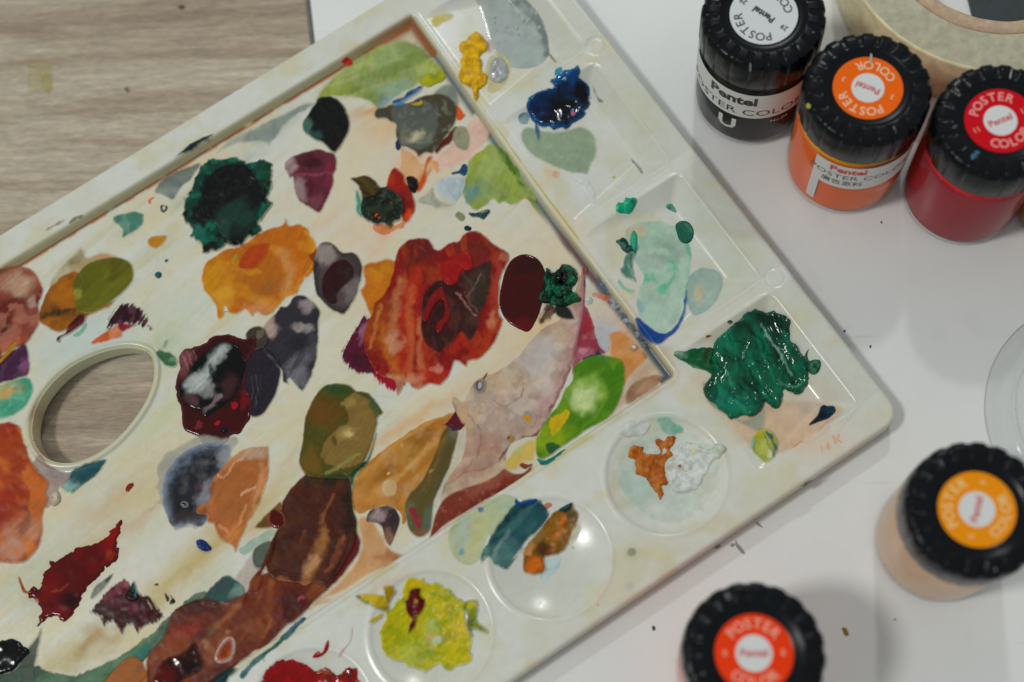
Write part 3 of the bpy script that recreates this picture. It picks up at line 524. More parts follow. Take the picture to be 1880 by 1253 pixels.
D('paint_lump','small pearly lump','93,915 100,903 108,902 112,912 110,924 102,930 95,926','#aaa08c',[('s','96,918 104,908 110,914',3,'#6f6858',.7),('b',102,915,5,9,20,'#ccc4b4',.8)],h=.9,ew=.9,jag=.3,bump=.4)
D(d_,'crimson tapering drop','103,628 105,618 118,612 124,600 138,585 147,577 158,578 157,592 145,604 130,614 114,622 112,630','#581a18',[('b',138,590,12,14,-45,'#32281c',.8),('b',145,598,10,5,-40,'#7a1818',.8)],h=.45,jag=.2)
D(d_,None,'132,616 146,606 158,592 161,600 152,613 140,620','#6fa085',h=.1,jag=.2,op=.9,fade=2)
D(s_,'plum arched brush mark','194,616 197,598 203,580 215,564 232,556 250,560 262,570 272,585 280,607 262,601 240,596 220,598 205,606','#38222a',[('n','#6f4a54',9,.55,.5,-60,2)],h=.2,jag=.5,bris=(-60,1.3))
D(d_,'coral orange dab on the hole rim','165,632 178,618 205,602 222,597 226,618 205,626 180,633','#b85c38',[('b',212,610,16,12,-20,'#c8805c',.9)],h=.15,jag=.3)
D(d_,'small raspberry patch','216,602 222,593 240,594 253,597 240,604 225,612','#84263a',h=.15,jag=.25)
D(d_,'sage green dab right of the thumb hole','286,652 291,641 303,645 318,652 328,662 325,674 312,678 298,668','#416a48',[('b',320,660,8,6,0,'#7a9a7c',.7)],h=.2,jag=.6)
D(s_,None,'298,640 302,626 308,621 309,628 304,640','#7d9870',h=.08,jag=.4,op=.8,fade=3)
# --- bottom left
D(w_,'dark green wash along the lower edge','-30,1245 20,1232 60,1222 100,1234 140,1240 175,1226 195,1213 215,1205 240,1190 262,1175 290,1150 315,1128 345,1100 372,1085 390,1095 365,1120 330,1150 300,1185 268,1215 240,1238 200,1268 -30,1275','#33503f',[('n','#587a5c',26,.56,.7,-35,2.4),('b',260,1200,34,10,-38,'#2c7062',.9),('b',330,1120,50,12,-42,'#5a6f62',.8),('b',300,1160,30,8,-42,'#24463c',.8)],h=.1,jag=.9,fade=3)
D(w_,'grey green leaf shape behind the black lump','40,1200 60,1175 76,1152 78,1170 70,1205 64,1232 60,1275 -30,1275 -30,1235 20,1232','#424c42',[('b',65,1180,10,24,10,'#5a6054',.8),('b',20,1245,44,16,0,'#33503c',.8)],h=.15,jag=.3)
D('paint_lump','glossy black lump at the left edge','-30,1178 0,1177 20,1173 33,1177 40,1184 52,1192 55,1200 46,1204 38,1218 20,1232 -30,1240','#05090b',[('n','#1c2a30',10,.6,.6)],h=1.0,ew=1.4,jag=.5,mat='wet_paint',bump=.6,bsc=1.6)
D(d_,'glossy red feather-shaped dab','222,955 222,970 213,1002 217,1010 215,1028 195,1042 178,1062 163,1075 150,1098 141,1118 119,1142 108,1136 101,1130 90,1133 80,1140 70,1150 76,1120 66,1102 52,1094 60,1078 74,1082 80,1053 92,1044 90,1028 98,1032 112,1027 127,1017 145,1006 174,999 192,988 210,970','#5c100d',
  [('b',205,985,14,34,25,'#8c120e',.95),('b',205,1020,12,9,0,'#9a3c28',.9),('b',128,1108,18,22,30,'#22181a',.85),('b',110,1125,20,12,0,'#701012',.8),('b',95,1080,24,30,0,'#7a1812',.7),('s','100,1085 115,1080 128,1075',6,'#a04a40',.5),('n','#7c1a12',14,.6,.5,-40,2)],h=.6,ew=1.1,jag=.5,js=1.2,mat='wet_paint',bump=.28,bsc=2,bris=(-40,.45))
D('paint_mark','thin orange brown flick','33,1059 38,1062 47,1083 60,1087 58,1090 42,1088','#9c4a30',h=.15,jag=.1)
D(w_,None,'42,1092 50,1098 70,1098 72,1108 46,1104','#b89a80',[('r','#9a4a34',2,.8)],h=.05,jag=.2)
D(d_,'grey leaf-shaped smear','164,1100 172,1078 190,1064 209,1052 203,1068 188,1086 172,1100','#808078',[('b',200,1062,10,8,-35,'#34383e',.9),('n','#5e605c',9,.55,.6)],h=.1,jag=.4)
D(d_,'maroon fan-shaped smear with scalloped edge','164,1123 175,1110 192,1089 208,1075 224,1064 233,1064 239,1071 247,1085 253,1089 262,1092 275,1096 290,1115 300,1133 282,1147 268,1149 253,1162 245,1150 236,1148 224,1164 213,1145 205,1140 192,1151 181,1133','#3e1620',
  [('b',212,1085,28,12,-35,'#8c4c56',.9),('b',232,1072,8,8,0,'#90505c',.9),('b',245,1115,12,10,0,'#6f2c3c',.9),('e',218,1104,4,4,0,'#6a3a40',.8),('e',218,1104,2,2,0,'#2a1018',.8),('n','#5c2430',16,.56,.6,50,2.5)],h=.35,jag=.5,js=1.1,bris=(60,.6),bump=.2)
D(d_,'dark teal leaf on the maroon smear','232,1098 238,1080 246,1066 254,1084 255,1098 245,1105','#121c20',[('s','248,1078 253,1095',5,'#1f6068',.9)],h=.6,jag=.2)
D('paint_mark',None,'282,1073 290,1071 292,1076 285,1077','#3c2024',h=.15,jag=.5)
D('paint_mark','dark maroon fleck pair','302,1089 306,1090 312,1102 306,1106','#4a2a2c',h=.15,jag=.3)
D('paint_mark','dark maroon curved fleck','308,1090 316,1094 323,1106 312,1112 311,1104 314,1100','#43201f',h=.2,jag=.3)
D('paint_mark','dark maroon splinter','268,1096 274,1094 282,1110 295,1132 285,1128 274,1112','#4c2426',[('s','272,1105 278,1120',5,'#b8ac98',.9)],h=.2,jag=.4)
D(w_,'pale pinkish wash','470,1000 500,985 515,1010 490,1040 470,1070 455,1095 440,1075 430,1060 450,1030','#b0a298',[('b',485,1010,18,18,0,'#a0a898',.5)],h=.05,op=.8,fade=6)
D(w_,None,'437,1010 470,985 500,970 508,982 480,1000 450,1020','#8ea698',[('n','#6f8c80',14,.55,.6,-35,3)],h=.06,op=.85,fade=3,jag=.4)
D(s_,'brown ochre smear','465,970 490,942 515,920 520,940 515,965 495,972','#7d4e1c',[('b',480,965,16,8,-30,'#4f4a28',.8)],h=.12,jag=.4)
D(d_,'grey green oval behind the brown column','462,1025 466,1008 478,998 495,992 505,1000 498,1020 488,1040 475,1046 465,1040','#586458',[('r','#35463c',5,.8)],h=.2,jag=.15)
D(d_,'slate teal cloud-shaped dab','372,1098 385,1080 400,1064 418,1055 435,1064 450,1080 452,1100 442,1115 420,1110 395,1112 375,1110','#34504c',[('b',435,1080,12,8,0,'#4f9080',.8),('b',435,1090,14,10,0,'#7d8c84',.7),('b',400,1075,22,10,-20,'#3c4a50',.7)],h=.15,jag=.4)
D(w_,'teal streak along the lower edge','440,1238 470,1205 505,1182 530,1155 555,1133 560,1140 535,1168 505,1192 470,1222 448,1248','#2c5c64',[('b',545,1150,16,10,-35,'#2c5878',.9)],h=.06,jag=.4,op=.95,fade=2)
D(d_,'crimson strip on the left of the brown column','508,978 505,1000 500,1025 485,1050 478,1080 460,1088 458,1080 462,1062 475,1045 488,1020 498,995','#5e1c22',[('b',472,1070,9,12,30,'#9a4c50',.7),('b',500,1000,6,18,10,'#8a4a44',.7)],h=.25,jag=.3)
D(d_,'dark crimson strip on the right of the brown column','648,960 660,982 663,1006 652,1030 640,1045 628,1060 605,1082 580,1105 565,1122 552,1134 550,1125 570,1095 600,1070 625,1030 640,990','#601418',[('b',555,1115,10,8,-45,'#a04468',.9)],h=.3,jag=.35)
# right-hand washes
D(w_,'peach beige wash beside the brown column','655,955 680,950 705,985 715,1005 743,1019 715,1038 690,1052 660,1068 635,1085 600,1100 585,1112 570,1118 575,1105 605,1082 628,1060 652,1030 662,1000','#b6875c',[('b',715,1018,26,16,15,'#9a6038',.8),('b',660,1060,34,16,-35,'#c09a70',.6),('n','#c49c74',26,.55,.5),('r','#a06a40',2,.6)],h=.08,jag=.3,op=.97)
D(w_,None,'565,1118 590,1100 618,1095 605,1108 580,1116 572,1124','#bf9670',h=.05,op=.9)
D(w_,'ochre brown wash','645,905 652,880 665,860 700,828 740,800 780,775 812,764 834,757 842,775 825,800 800,850 785,890 770,925 755,945 740,965 735,945 715,930 690,932 660,945 648,930','#a66f34',
  [('s','690,880 730,840 790,795',34,'#8a5a28',.7,.9),('s','690,905 740,870 800,810',18,'#c29a5c',.6,.9),('b',690,915,34,22,-20,'#bd8448',.7),('e',752,822,16,11,0,'#a07a44',.6),('e',714,898,15,15,0,'#c0a478',.8),('e',740,817,3,3,0,'#c8ac7c',.8),('e',712,870,2,2,0,'#d0b88c',.8),('e',764,880,5,5,0,'#b89054',.7),('s','655,880 720,820 800,768 830,760',12,'#c88c48',.6,.9),('n','#bb8648',30,.57,.6,-50,2)],h=.1,jag=.3,fade=2)
D(d_,'purple blob on the beige wash','672,958 678,938 695,930 715,928 730,940 735,955 728,980 716,1004 706,990 700,968 685,960','#4c363c',[('b',693,946,16,12,0,'#a08a8c',.9),('b',722,950,12,22,0,'#343034',.85),('b',712,985,10,16,0,'#8a6450',.8)],h=.15,jag=.25,fade=2)
D(d_,'olive brown strip dab with a red spot','825,780 840,788 842,800 830,850 812,890 798,925 795,958 790,978 775,988 762,986 750,975 745,960 742,930 752,905 775,880 800,825 810,795','#5a5030',
  [('b',790,955,14,30,10,'#5c6456',.9),('b',752,945,12,26,0,'#5f6c50',.8),('s','820,800 800,850 780,900',10,'#7a5c34',.7),('b',835,790,10,24,20,'#6f7060',.7),('b',770,980,20,8,0,'#8a5c48',.7),('s','757,938 762,948 768,965',12,'#8e2c3a',.95,.4),('e',792,865,3,3,0,'#a09468',.6)],h=.15,jag=.2)
D(w_,'white sliver of bare plastic colour','848,790 858,782 856,820 842,850 822,890 805,925 800,940 799,920 812,885 832,845','#b8b4a0',[('r','#5c4038',3,.8)],h=.08,jag=.2)
D('paint_mark','dark crimson fleck on the ochre wash','806,780 822,775 832,760 838,755 846,770 854,778 845,790 830,792 820,783','#5c2430',[('b',836,788,10,6,0,'#3c3034',.9),('b',812,780,8,5,0,'#b0403c',.8)],h=.15,jag=.3)
# big watercolour
D(w_,'pinkish beige watercolour wash with a dark outline','855,790 845,775 833,752 829,735 836,728 852,735 868,705 890,690 915,680 945,660 975,625 1000,600 1035,580 1060,520 1073,490 1075,560 1063,640 1040,700 1012,760 990,796 983,803 962,806 938,818 930,835 930,872 900,898 860,925 820,950 800,965 806,930 815,890 850,835','#b39c82',
  [('b',900,780,60,60,0,'#a98c78',.8),('b',940,700,50,30,-40,'#b9a488',.7),('b',970,740,50,36,-40,'#b8ada6',.7),('b',1000,660,36,50,20,'#bab4b0',.7),('b',875,850,70,40,-30,'#a27868',.9),('b',860,745,30,16,30,'#c9a478',.7),('s','830,738 836,755 850,780 853,800 838,840 815,900',4,'#6f4a44',.8,.4),('s','885,700 905,690 930,672',4,'#a08468',.6),('s','888,693 898,682 912,672 932,668 962,662',2.5,'#7d6858',.7),('s','880,760 900,752 915,735',3,'#93807a',.7),('s','1073,492 1070,560 1058,640 1035,705 1008,762 985,800 960,806 937,820 928,840',9,'#6c4048',.95,.8),('s','1064,570 1048,640 1018,710 985,775',38,'#a87c7c',.75,.95),('s','825,890 850,870 880,862 920,845',5,'#8a6058',.6),('n','#c4b8ac',34,.56,.5),('n','#94786c',20,.6,.55),('s','860,760 885,790 875,840 850,870',5,'#86685c',.7,.7),('s','905,735 930,745 955,730 965,700',4,'#84705f',.7,.7),('b',985,650,30,40,25,'#aca6a6',.8),('b',850,770,16,34,0,'#c09c70',.7),('b',935,790,34,22,0,'#9c8478',.8)],h=.07,jag=.25,op=.93,fade=1.5)
D('paint_or_glint_spot','grey ringed droplet mark','868,712 872,700 882,696 892,700 893,712 886,722 875,723','#77706c',[('r','#8f8680',3,.8),('e',880,709,7,9,0,'#4f4a4c',.7),('e',881,709,4,6,0,'#a8a6a6',.9)],h=.45,ew=.7,jag=.15)
D('paint_mark',None,'884,698 890,688 896,682 894,690 888,699','#6f5c50',h=.15,jag=.1)
D('paint_or_glint_spot','grey halo with an orange centre','955,770 960,757 970,752 982,757 986,770 980,783 968,786 957,780','#958c88',[('r','#a8928c',5,.7),('e',969,771,8,7,0,'#c08a1c',.95),('e',972,782,2,2,0,'#c08a1c',.9)],h=.15,jag=.25)
D('paint_or_glint_spot','dark ringed speck with an ochre core','928,805 934,799 942,800 945,807 939,813 931,811','#5f4a40',[('e',937,806,4,4,0,'#b0782c',.9)],h=.3,jag=.2)
D(d_,'brick red triangle along the lower wall','787,990 793,965 800,940 815,915 835,902 862,892 890,883 915,868 925,860 945,868 962,866 975,853 979,858 968,872 930,898 895,918 860,940 820,965','#7b3b2e',
  [('b',900,885,50,12,-28,'#94594a',.8),('s','830,955 870,930 930,893',14,'#6c2a20',.6,.9),('b',930,850,14,10,0,'#7a5048',.7),('n','#a0685a',6,.68,.5),('r','#8a4636',3,.5)],h=.14,jag=.15,mat='dry_paint')
D(w_,'small dark plum mark on the pale yellow','912,845 922,828 935,815 938,820 930,835 920,848','#4f2c38',h=.1,jag=.3)
D(w_,'pale yellow wash','925,862 927,845 940,828 960,812 980,803 988,815 984,840 982,848 965,852 955,860 940,866','#c0a65c',[('b',945,825,16,12,-40,'#a8b078',.8),('r','#8a6a48',2,.7)],h=.08,jag=.2)
D('paint_mark','rust flecked edge','950,856 958,850 970,852 980,850 974,858 962,862','#7d4028',h=.2,jag=.5)
# right corner of the mixing area
D(s_,'narrow pink ribbon of dried paint','1069,490 1076,488 1080,500 1074,520 1073,560 1068,600 1060,640 1052,660 1048,650 1058,610 1064,560 1066,520','#9a6468',[('b',1073,500,5,14,10,'#7a2c3c',.8),('b',1066,560,4,60,5,'#b08486',.5)],h=.55,ew=.6,jag=.15)
D(d_,'rose red flame-shaped wash','1050,690 1053,655 1060,620 1066,590 1072,562 1082,572 1090,595 1095,620 1108,638 1112,650 1090,655 1070,662 1055,680','#8e3c48',[('b',1077,605,10,28,0,'#98303c',.9),('b',1070,650,20,16,0,'#a06470',.9),('e',1070,645,7,6,20,'#b87c84',.8),('r','#a06a70',4,.5)],h=.1,jag=.3,fade=2)
D(w_,'pale blue grey patch','1096,600 1112,604 1124,612 1120,635 1112,648 1100,636 1094,620','#a3a8ae',h=.05,jag=.3,op=.9,fade=3)
D(w_,'orange wash in the corner of the mixing area','1115,615 1135,605 1160,620 1180,640 1190,655 1180,670 1160,690 1150,705 1146,720 1138,690 1132,665 1118,652 1120,635','#bd7c44',[('b',1140,650,22,18,0,'#c8843c',.9),('b',1165,640,24,24,30,'#c49468',.7),('b',1188,650,10,8,0,'#7a4418',.8)],h=.07,jag=.4,op=.9,fade=6)
D(w_,'brown rusty wash in the well corner','1150,745 1148,720 1165,700 1185,690 1205,685 1218,695 1210,708 1180,728','#a0785a',[('n','#7d5540',12,.54,.7,-45,2),('b',1180,680,16,10,0,'#8a8078',.6)],h=.06,jag=.5,op=.85,fade=5)
D('paint_or_glint_spot','small grey ringed spot on the orange wash','1156,640 1161,632 1169,633 1172,640 1166,646 1159,645','#8f7a68',[('e',1164,638,4,4,0,'#c9c9c4',.95)],h=.4,ew=.5,jag=.15)
D('paint_or_glint_spot','tiny white blister','1076,552 1082,545 1089,552 1085,558 1078,559','#8fa6ae',[('e',1080,552,3,3,0,'#d0d6d6')],h=.5,ew=.5,jag=.15)
D(s_,'slate blue streak by the wall','1095,502 1102,510 1112,520 1120,535 1125,545 1112,540 1100,535 1097,520','#4f6272',[('n','#7f8f9a',8,.55,.6)],h=.2,jag=.4)
D(s_,'blistered grey strip lying along the wall','1108,535 1125,545 1145,570 1165,598 1185,622 1195,640 1185,640 1168,618 1145,592 1125,570 1115,555','#565f64',[('n','#9aa0a2',6,.58,.8),('n','#2c3a44',12,.58,.6,45,2),('b',1125,552,10,6,30,'#9a9c9c',.8)],h=.5,jag=.6,js=1.2,bump=.5,bsc=1.0)
D('paint_mark','small salmon red patch','1085,542 1092,536 1110,540 1122,548 1115,555 1098,550','#c07c66',[('b',1115,548,8,5,0,'#a8482c',.9)],h=.08,jag=.3,op=.9,fade=3)
D(s_,'dark navy patch in the corner by the wall','1168,622 1180,632 1196,640 1190,640 1184,632 1176,622','#1c3448',h=.3,jag=.3)
# green leaf blob
D('paint_mark','small dark teal peak','1070,662 1082,652 1093,650 1098,640 1104,650 1112,655 1115,662','#174654',h=.2,jag=.35)
D(d_,'bright green dab with a pale centre and a yellow leaf','1048,700 1052,675 1065,662 1090,653 1115,652 1140,660 1148,680 1146,715 1130,755 1110,775 1080,790 1060,805 1030,825 1000,845 985,840 982,815 985,800 1005,765 1025,740 1035,715','#4c7a22',
  [('b',1010,805,34,34,-40,'#8aa030',.85),('b',1030,745,20,18,0,'#74962c',.7),('b',1120,690,26,40,20,'#46741c',.6),('b',1075,728,34,40,10,'#8fae50',.95),('b',1072,728,27,32,10,'#bccb92',1.0),('p','1008,778 1020,765 1044,752 1040,775 1025,795 1015,796','#c4a21c',.95,3),('e',1016,823,16,10,15,'#1f5238',.9),('b',1108,785,18,12,-40,'#8a9430',.6),('s','1070,790 1095,765 1110,735',6,'#6a8c34',.6),('e',1109,660,6,9,0,'#4a7c44',.5),('n','#6c9230',20,.6,.5)],h=.3,ew=1.5,jag=.2)
D('paint_mark','teal tip below the green dab','985,842 1000,846 1018,838 1030,828 1040,826 1022,842 1000,856 990,852','#1c7068',h=.12,jag=.3)
# grey blob group
D(w_,'peach wash under the grey dab','735,270 760,285 775,300 790,290 800,300 785,330 760,345 740,340 725,330 735,305','#c79a70',[('n','#b87c48',16,.56,.7,-50,2)],h=.06,op=.85,fade=4,jag=.6)
D(w_,'pale pink triangular wash','800,292 815,275 835,255 860,222 872,205 890,225 900,245 892,262 870,290 845,302 815,318 803,318','#cfaf9e',[('b',890,240,14,16,0,'#b89084',.7),('b',860,215,18,12,0,'#c8c2ac',.8),('n','#d0b8a8',20,.56,.5)],h=.09,jag=.2)
D(w_,'pale grey wash by the wall','792,178 802,162 820,153 838,158 843,172 845,190 838,200 815,190','#80877c',[('b',830,170,12,18,20,'#6f766e',.7)],h=.1,jag=.2)
D('paint_mark','bright orange patch beside the grey dab','838,192 850,205 856,212 846,222 840,222 836,208','#d05c24',[('b',854,208,5,5,0,'#c88070',.7)],h=.12,jag=.25)
D(d_,'dark brick red dab','797,275 815,255 835,232 845,238 840,250 830,262 812,275 802,284','#5e2a22',h=.2,jag=.5)
D(d_,'greenish beige half oval','829,256 834,238 845,231 858,236 863,255 860,275 850,278 838,272','#8c8b72',[('r','#77765c',4,.6)],h=.18,jag=.15)
D('paint_mark','small navy drip','726,262 732,258 737,268 733,277 727,274','#20305c',h=.25,jag=.2)
D(d_,'large grey brown dab','686,211 693,200 706,197 715,192 735,190 755,186 769,179 780,174 792,173 808,172 822,176 831,182 838,192 841,205 839,218 834,232 826,246 815,260 806,272 797,283 790,285 780,283 769,290 760,280 745,272 734,269 727,255 725,240 725,230 715,226 706,220 690,220','#4a4436',
  [('p','718,205 740,192 775,187 795,195 805,215 800,245 785,268 760,275 740,262 728,240','#5b6059',.9,9),('b',765,212,34,18,0,'#545c58',.6),('b',764,252,17,13,-30,'#b9b296',.92),('b',768,258,7,4,-30,'#5f6052',.8),('b',740,248,8,18,0,'#77765f',.7),('n','#80806e',12,.64,.5),('b',698,210,16,10,0,'#4c4a42',.7),('b',790,285,9,7,0,'#7a5040',.6)],h=.3,jag=.3,bump=.1)
D(s_,'blue brush stroke on the grey dab','718,190 725,183 740,178 750,168 765,160 776,156 778,163 768,172 758,180 745,188 728,196','#2e4c7c',[('n','#6f90b0',9,.54,.8,-25,3)],h=.45,jag=.5,bump=.3,bsc=1)
D('paint_mark','small light blue streak','722,192 735,189 744,190 738,196 724,197','#5a88a8',h=.3,jag=.3)
D('paint_squiggle','small yellow squiggle','751,192 758,191 770,188 771,186 764,184 772,184 778,188 777,195 768,198 755,196 752,194','#b89c10',[('b',765,191,7,2,10,'#4a4420',.9)],h=.7,ew=.5,jag=.15,bump=.2)
# orange/dark round
D(d_,'orange red dab','765,340 775,320 783,290 795,288 784,310 784,330 777,348 765,355','#c0501c',[('b',785,295,10,12,0,'#a05a38',.8)],h=.2,jag=.3)
D('paint_mark','small orange stain','795,296 803,296 806,306 804,320 797,312','#d08850',h=.08,jag=.4,op=.8,fade=3)
D(d_,'red orange dab with folded shape','700,350 708,340 712,325 722,308 732,310 742,322 747,335 757,345 760,360 764,375 763,390 757,400 748,410 738,412 735,395 728,375 715,362','#902c12',[('b',742,375,14,26,-20,'#6a1c10',.8),('b',752,398,12,16,0,'#d0501c',.95),('b',718,330,10,16,0,'#a83c14',.8)],h=.35,jag=.3,bump=.2)
D('paint_mark','small black patch','745,326 758,324 767,332 768,346 762,356 752,352 748,338','#26221f',h=.35,jag=.2)
D(w_,'peach dabs below the dark round dab','683,416 695,412 712,414 728,412 744,405 742,418 728,422 715,430 702,432 690,427','#c47a50',h=.1,jag=.4,op=.95,fade=1)
D(s_,'mint edge of the dark dab','652,350 660,352 664,370 664,388 668,402 658,397 652,385','#48937a',[('b',655,375,4,10,0,'#a0c4b4',.7)],h=.2,jag=.3)
D(d_,'dark round dab with green edge','660,390 662,370 672,352 690,344 710,346 728,354 740,368 742,388 736,406 724,412 718,420 705,414 688,414 672,406','#24281f',[('r','#163c34',10,.9),('e',692,396,4,3,0,'#c8501c',.9),('e',697,402,3,2,0,'#c8501c',.7),('b',705,375,8,5,0,'#101410',.8),('n','#3f4a34',14,.6,.5)],h=.6,jag=.5,bump=.4,bsc=1.6)
D(s_,'olive brown beak-shaped smear','641,328 655,324 672,322 684,327 694,338 700,352 690,362 675,365 664,366 660,350 652,338','#3c3218',[('s','655,328 675,338 690,355',4,'#6a5a2c',.7),('n','#5c4c24',7,.56,.6,40,4)],h=.35,jag=.3,bris=(30,.3))
# pale blue / green
D(w_,'greyish swirl below the pale blue dab','765,372 780,358 795,345 800,362 820,372 838,374 830,382 808,384 790,380','#a0a090',[('n','#7d8074',12,.56,.6)],h=.07,op=.85,fade=4,jag=.6)
D(s_,'yellow green smear by the inner wall','848,345 855,320 858,302 872,282 888,272 905,263 920,270 940,292 958,318 975,345 988,368 978,375 960,368 948,376 935,378 925,372 915,376 905,368 892,380 872,388 858,378 850,365','#88984e',
  [('s','912,268 940,305 965,345 980,372',16,'#527028',.9,.6),('b',875,285,18,14,-30,'#9ca444',.8),('b',868,355,18,24,10,'#5c8488',.8),('b',893,345,16,30,0,'#7f9268',.7),('s','895,320 910,340 925,365',6,'#6a7838',.7),('b',905,300,20,22,0,'#93a660',.8),('b',925,355,14,20,0,'#788a4c',.7),('b',960,362,22,10,20,'#8c8a3c',.7),('n','#a0ac70',20,.58,.5,50,2)],h=.15,jag=.6)
D(d_,'pale blue square dab','796,338 808,328 830,324 852,324 857,335 852,352 843,366 832,374 818,368 802,356','#a6b2b5',[('n','#bcc4c4',14,.52,.6,70,2),('b',840,360,10,12,0,'#86a0ac',.6)],h=.25,jag=.3)
D('paint_mark','navy blue patch above the pale blue dab','828,318 842,312 850,302 858,303 859,315 853,325 842,320 832,322','#2a4a70',h=.3,jag=.4)
D('paint_mark','dark teal comma with a yellow edge','862,392 875,390 885,386 898,384 900,392 892,400 886,406 878,400 866,400','#284650',[('b',880,388,14,4,-10,'#a0a060',.8)],h=.5,jag=.5,bump=.4,bsc=.8)
D('paint_mark',None,'834,396 842,388 852,394 853,404 843,406','#7f8468',h=.2,jag=.5)
D('paint_drop','tiny navy dot','852,419 858,414 866,419 862,424 855,424','#1c3040',h=.3,jag=.2)
# strawberry-like red cluster
D(w_,'amber orange wash left of the red dab','664,490 678,480 690,479 705,474 722,476 735,490 740,540 720,580 690,600 676,578 668,557 659,534 667,520','#b66c1c',[('b',700,500,24,16,0,'#c48834',.6),('n','#a05c18',20,.57,.5)],h=.18,jag=.2)
D(s_,'wine purple furry edge','628,648 636,632 646,612 658,592 668,578 682,590 690,640 692,680 700,705 690,695 678,690 662,688 648,682 634,668','#5c1c36',[('b',668,610,7,24,10,'#9a6c80',.8),('b',660,660,26,16,30,'#44162c',.7)],h=.2,jag=.6,bris=(-70,1.0))
D(s_,'crimson furry fringe','684,680 720,690 745,705 738,712 722,722 712,716 700,708 690,698','#9c2430',h=.15,jag=.5,bris=(-80,1.2))
D(d_,'very large mottled red dab','721,497 727,464 747,442 768,437 788,440 801,457 812,456 821,447 833,443 841,443 855,427 878,424 902,443 935,467 932,487 920,510 918,534 918,578 925,591 908,631 885,658 875,663 861,665 755,820 861,665 855,675 845,668 835,665 828,688 818,700 808,710 788,707 768,717 757,714 750,706 744,705 736,722 728,726 722,700 700,694 684,678 673,660 667,641 667,614 674,590 684,575 687,557 700,545 712,525'.replace(' 755,820 861,665',''),'#88200f',
  [('b',690,600,40,70,-10,'#96481c',.9),('b',770,470,38,38,0,'#692a22',1),('b',868,458,42,34,20,'#6e2c24',1),('n','#5c140e',30,.62,.4),('n','#a8482a',16,.62,.5,75,3),
   ('s','765,500 748,560 742,620 735,690',44,'#a6341a',.9,.95),('s','738,515 726,560 722,605',22,'#b87850',.6,.95),('s','757,530 751,580 756,640 750,695',20,'#b8603c',.65,.95),('s','795,545 776,600 782,660 775,705',34,'#a43820',.9,.95),
   ('s','775,585 769,640 778,688',16,'#bc7450',.6,.95),('s','702,600 712,650 735,692',22,'#b0622e',.8,.95),('b',722,630,18,24,0,'#c49474',.8),('s','716,692 745,700 780,692',20,'#c88c6c',.7,.95),('b',800,692,36,18,0,'#ae3428',.9),('b',806,680,12,10,0,'#c88878',.8),
   ('s','908,595 892,640 860,662',26,'#a43c26',.9,.95),('b',906,590,10,18,0,'#c07a5c',.8),('s','916,480 915,540 912,582',20,'#9a4034',.85,.9),('b',928,472,14,10,20,'#b06a54',.8),('s','832,645 850,618 872,655',18,'#a03020',.8,.9),
   ('b',735,712,10,16,0,'#b88060',.85),('b',767,708,14,12,0,'#b07458',.8),('s','680,640 690,600 700,560',10,'#b8703c',.7,.9),('b',820,450,22,12,0,'#8e1a18',.9)],h=.38,jag=.35,bump=.16,bsc=2.2,ridge=.08,ran=75)
D(d_,'plum brown oval inside the red dab','771,568 774,545 783,529 800,515 815,512 835,512 846,500 862,490 880,484 902,477 906,500 903,530 898,547 892,565 885,581 880,605 870,626 858,628 848,614 838,625 826,637 808,651 793,645 781,635 770,610','#3c231e',[('b',878,530,26,50,-5,'#3a382e',.92),('b',845,590,20,40,0,'#442420',.7),('b',860,600,14,30,0,'#383028',.7),('n','#5c4038',14,.62,.4,80,3),('s','838,540 858,562 876,582',5,'#9a6a60',.8,.9),('s','850,535 866,560 880,575',3,'#7a5a50',.7),('s','862,545 872,525 882,505',3,'#83705f',.6),('s','845,500 868,520 858,560',6,'#55483c',.6,.9)],h=.05,jag=.3,fade=7)
D(d_,'bright blood red patch','809,487 820,478 828,470 842,466 855,462 862,466 867,475 869,492 860,499 850,497 844,506 840,520 828,526 818,522 809,507','#960006',h=.28,jag=.1,var=.03,fade=2.5)
D(d_,'hook-shaped dark red trickle','812,526 801,533 790,544 782,560 775,580 778,592 787,590 792,575 800,560 812,552 816,565 813,582 802,594 800,608 806,614 813,608 817,598 826,590 827,570 822,550 817,535','#7c0008',h=.3,jag=.08,var=.03,fade=2.5)
D(d_,'dark brown oval next to the leafy green lump','927,500 936,481 953,469 972,468 990,479 1002,502 1003,530 995,560 984,590 970,609 955,605 937,595 922,577 917,555 920,527','#482019',[('r','#53342a',2,.5),('b',965,600,34,14,0,'#64241a',.9),('b',970,492,30,16,0,'#35241a',.8)],h=.35,ew=1.6,jag=.12,mat='wet_paint',var=.06)
D(w_,'brown feathery wash','985,592 994,570 1003,555 1020,560 1030,572 1020,580 1014,590 1002,594 992,598','#4c3830',[('n','#7a6050',10,.55,.6)],h=.1,jag=.7,bris=(-60,.5))
D(d_,'dark grey petal','1018,562 1030,558 1046,565 1054,580 1054,588 1036,588 1020,580','#2d2e2a',h=.25,jag=.15)
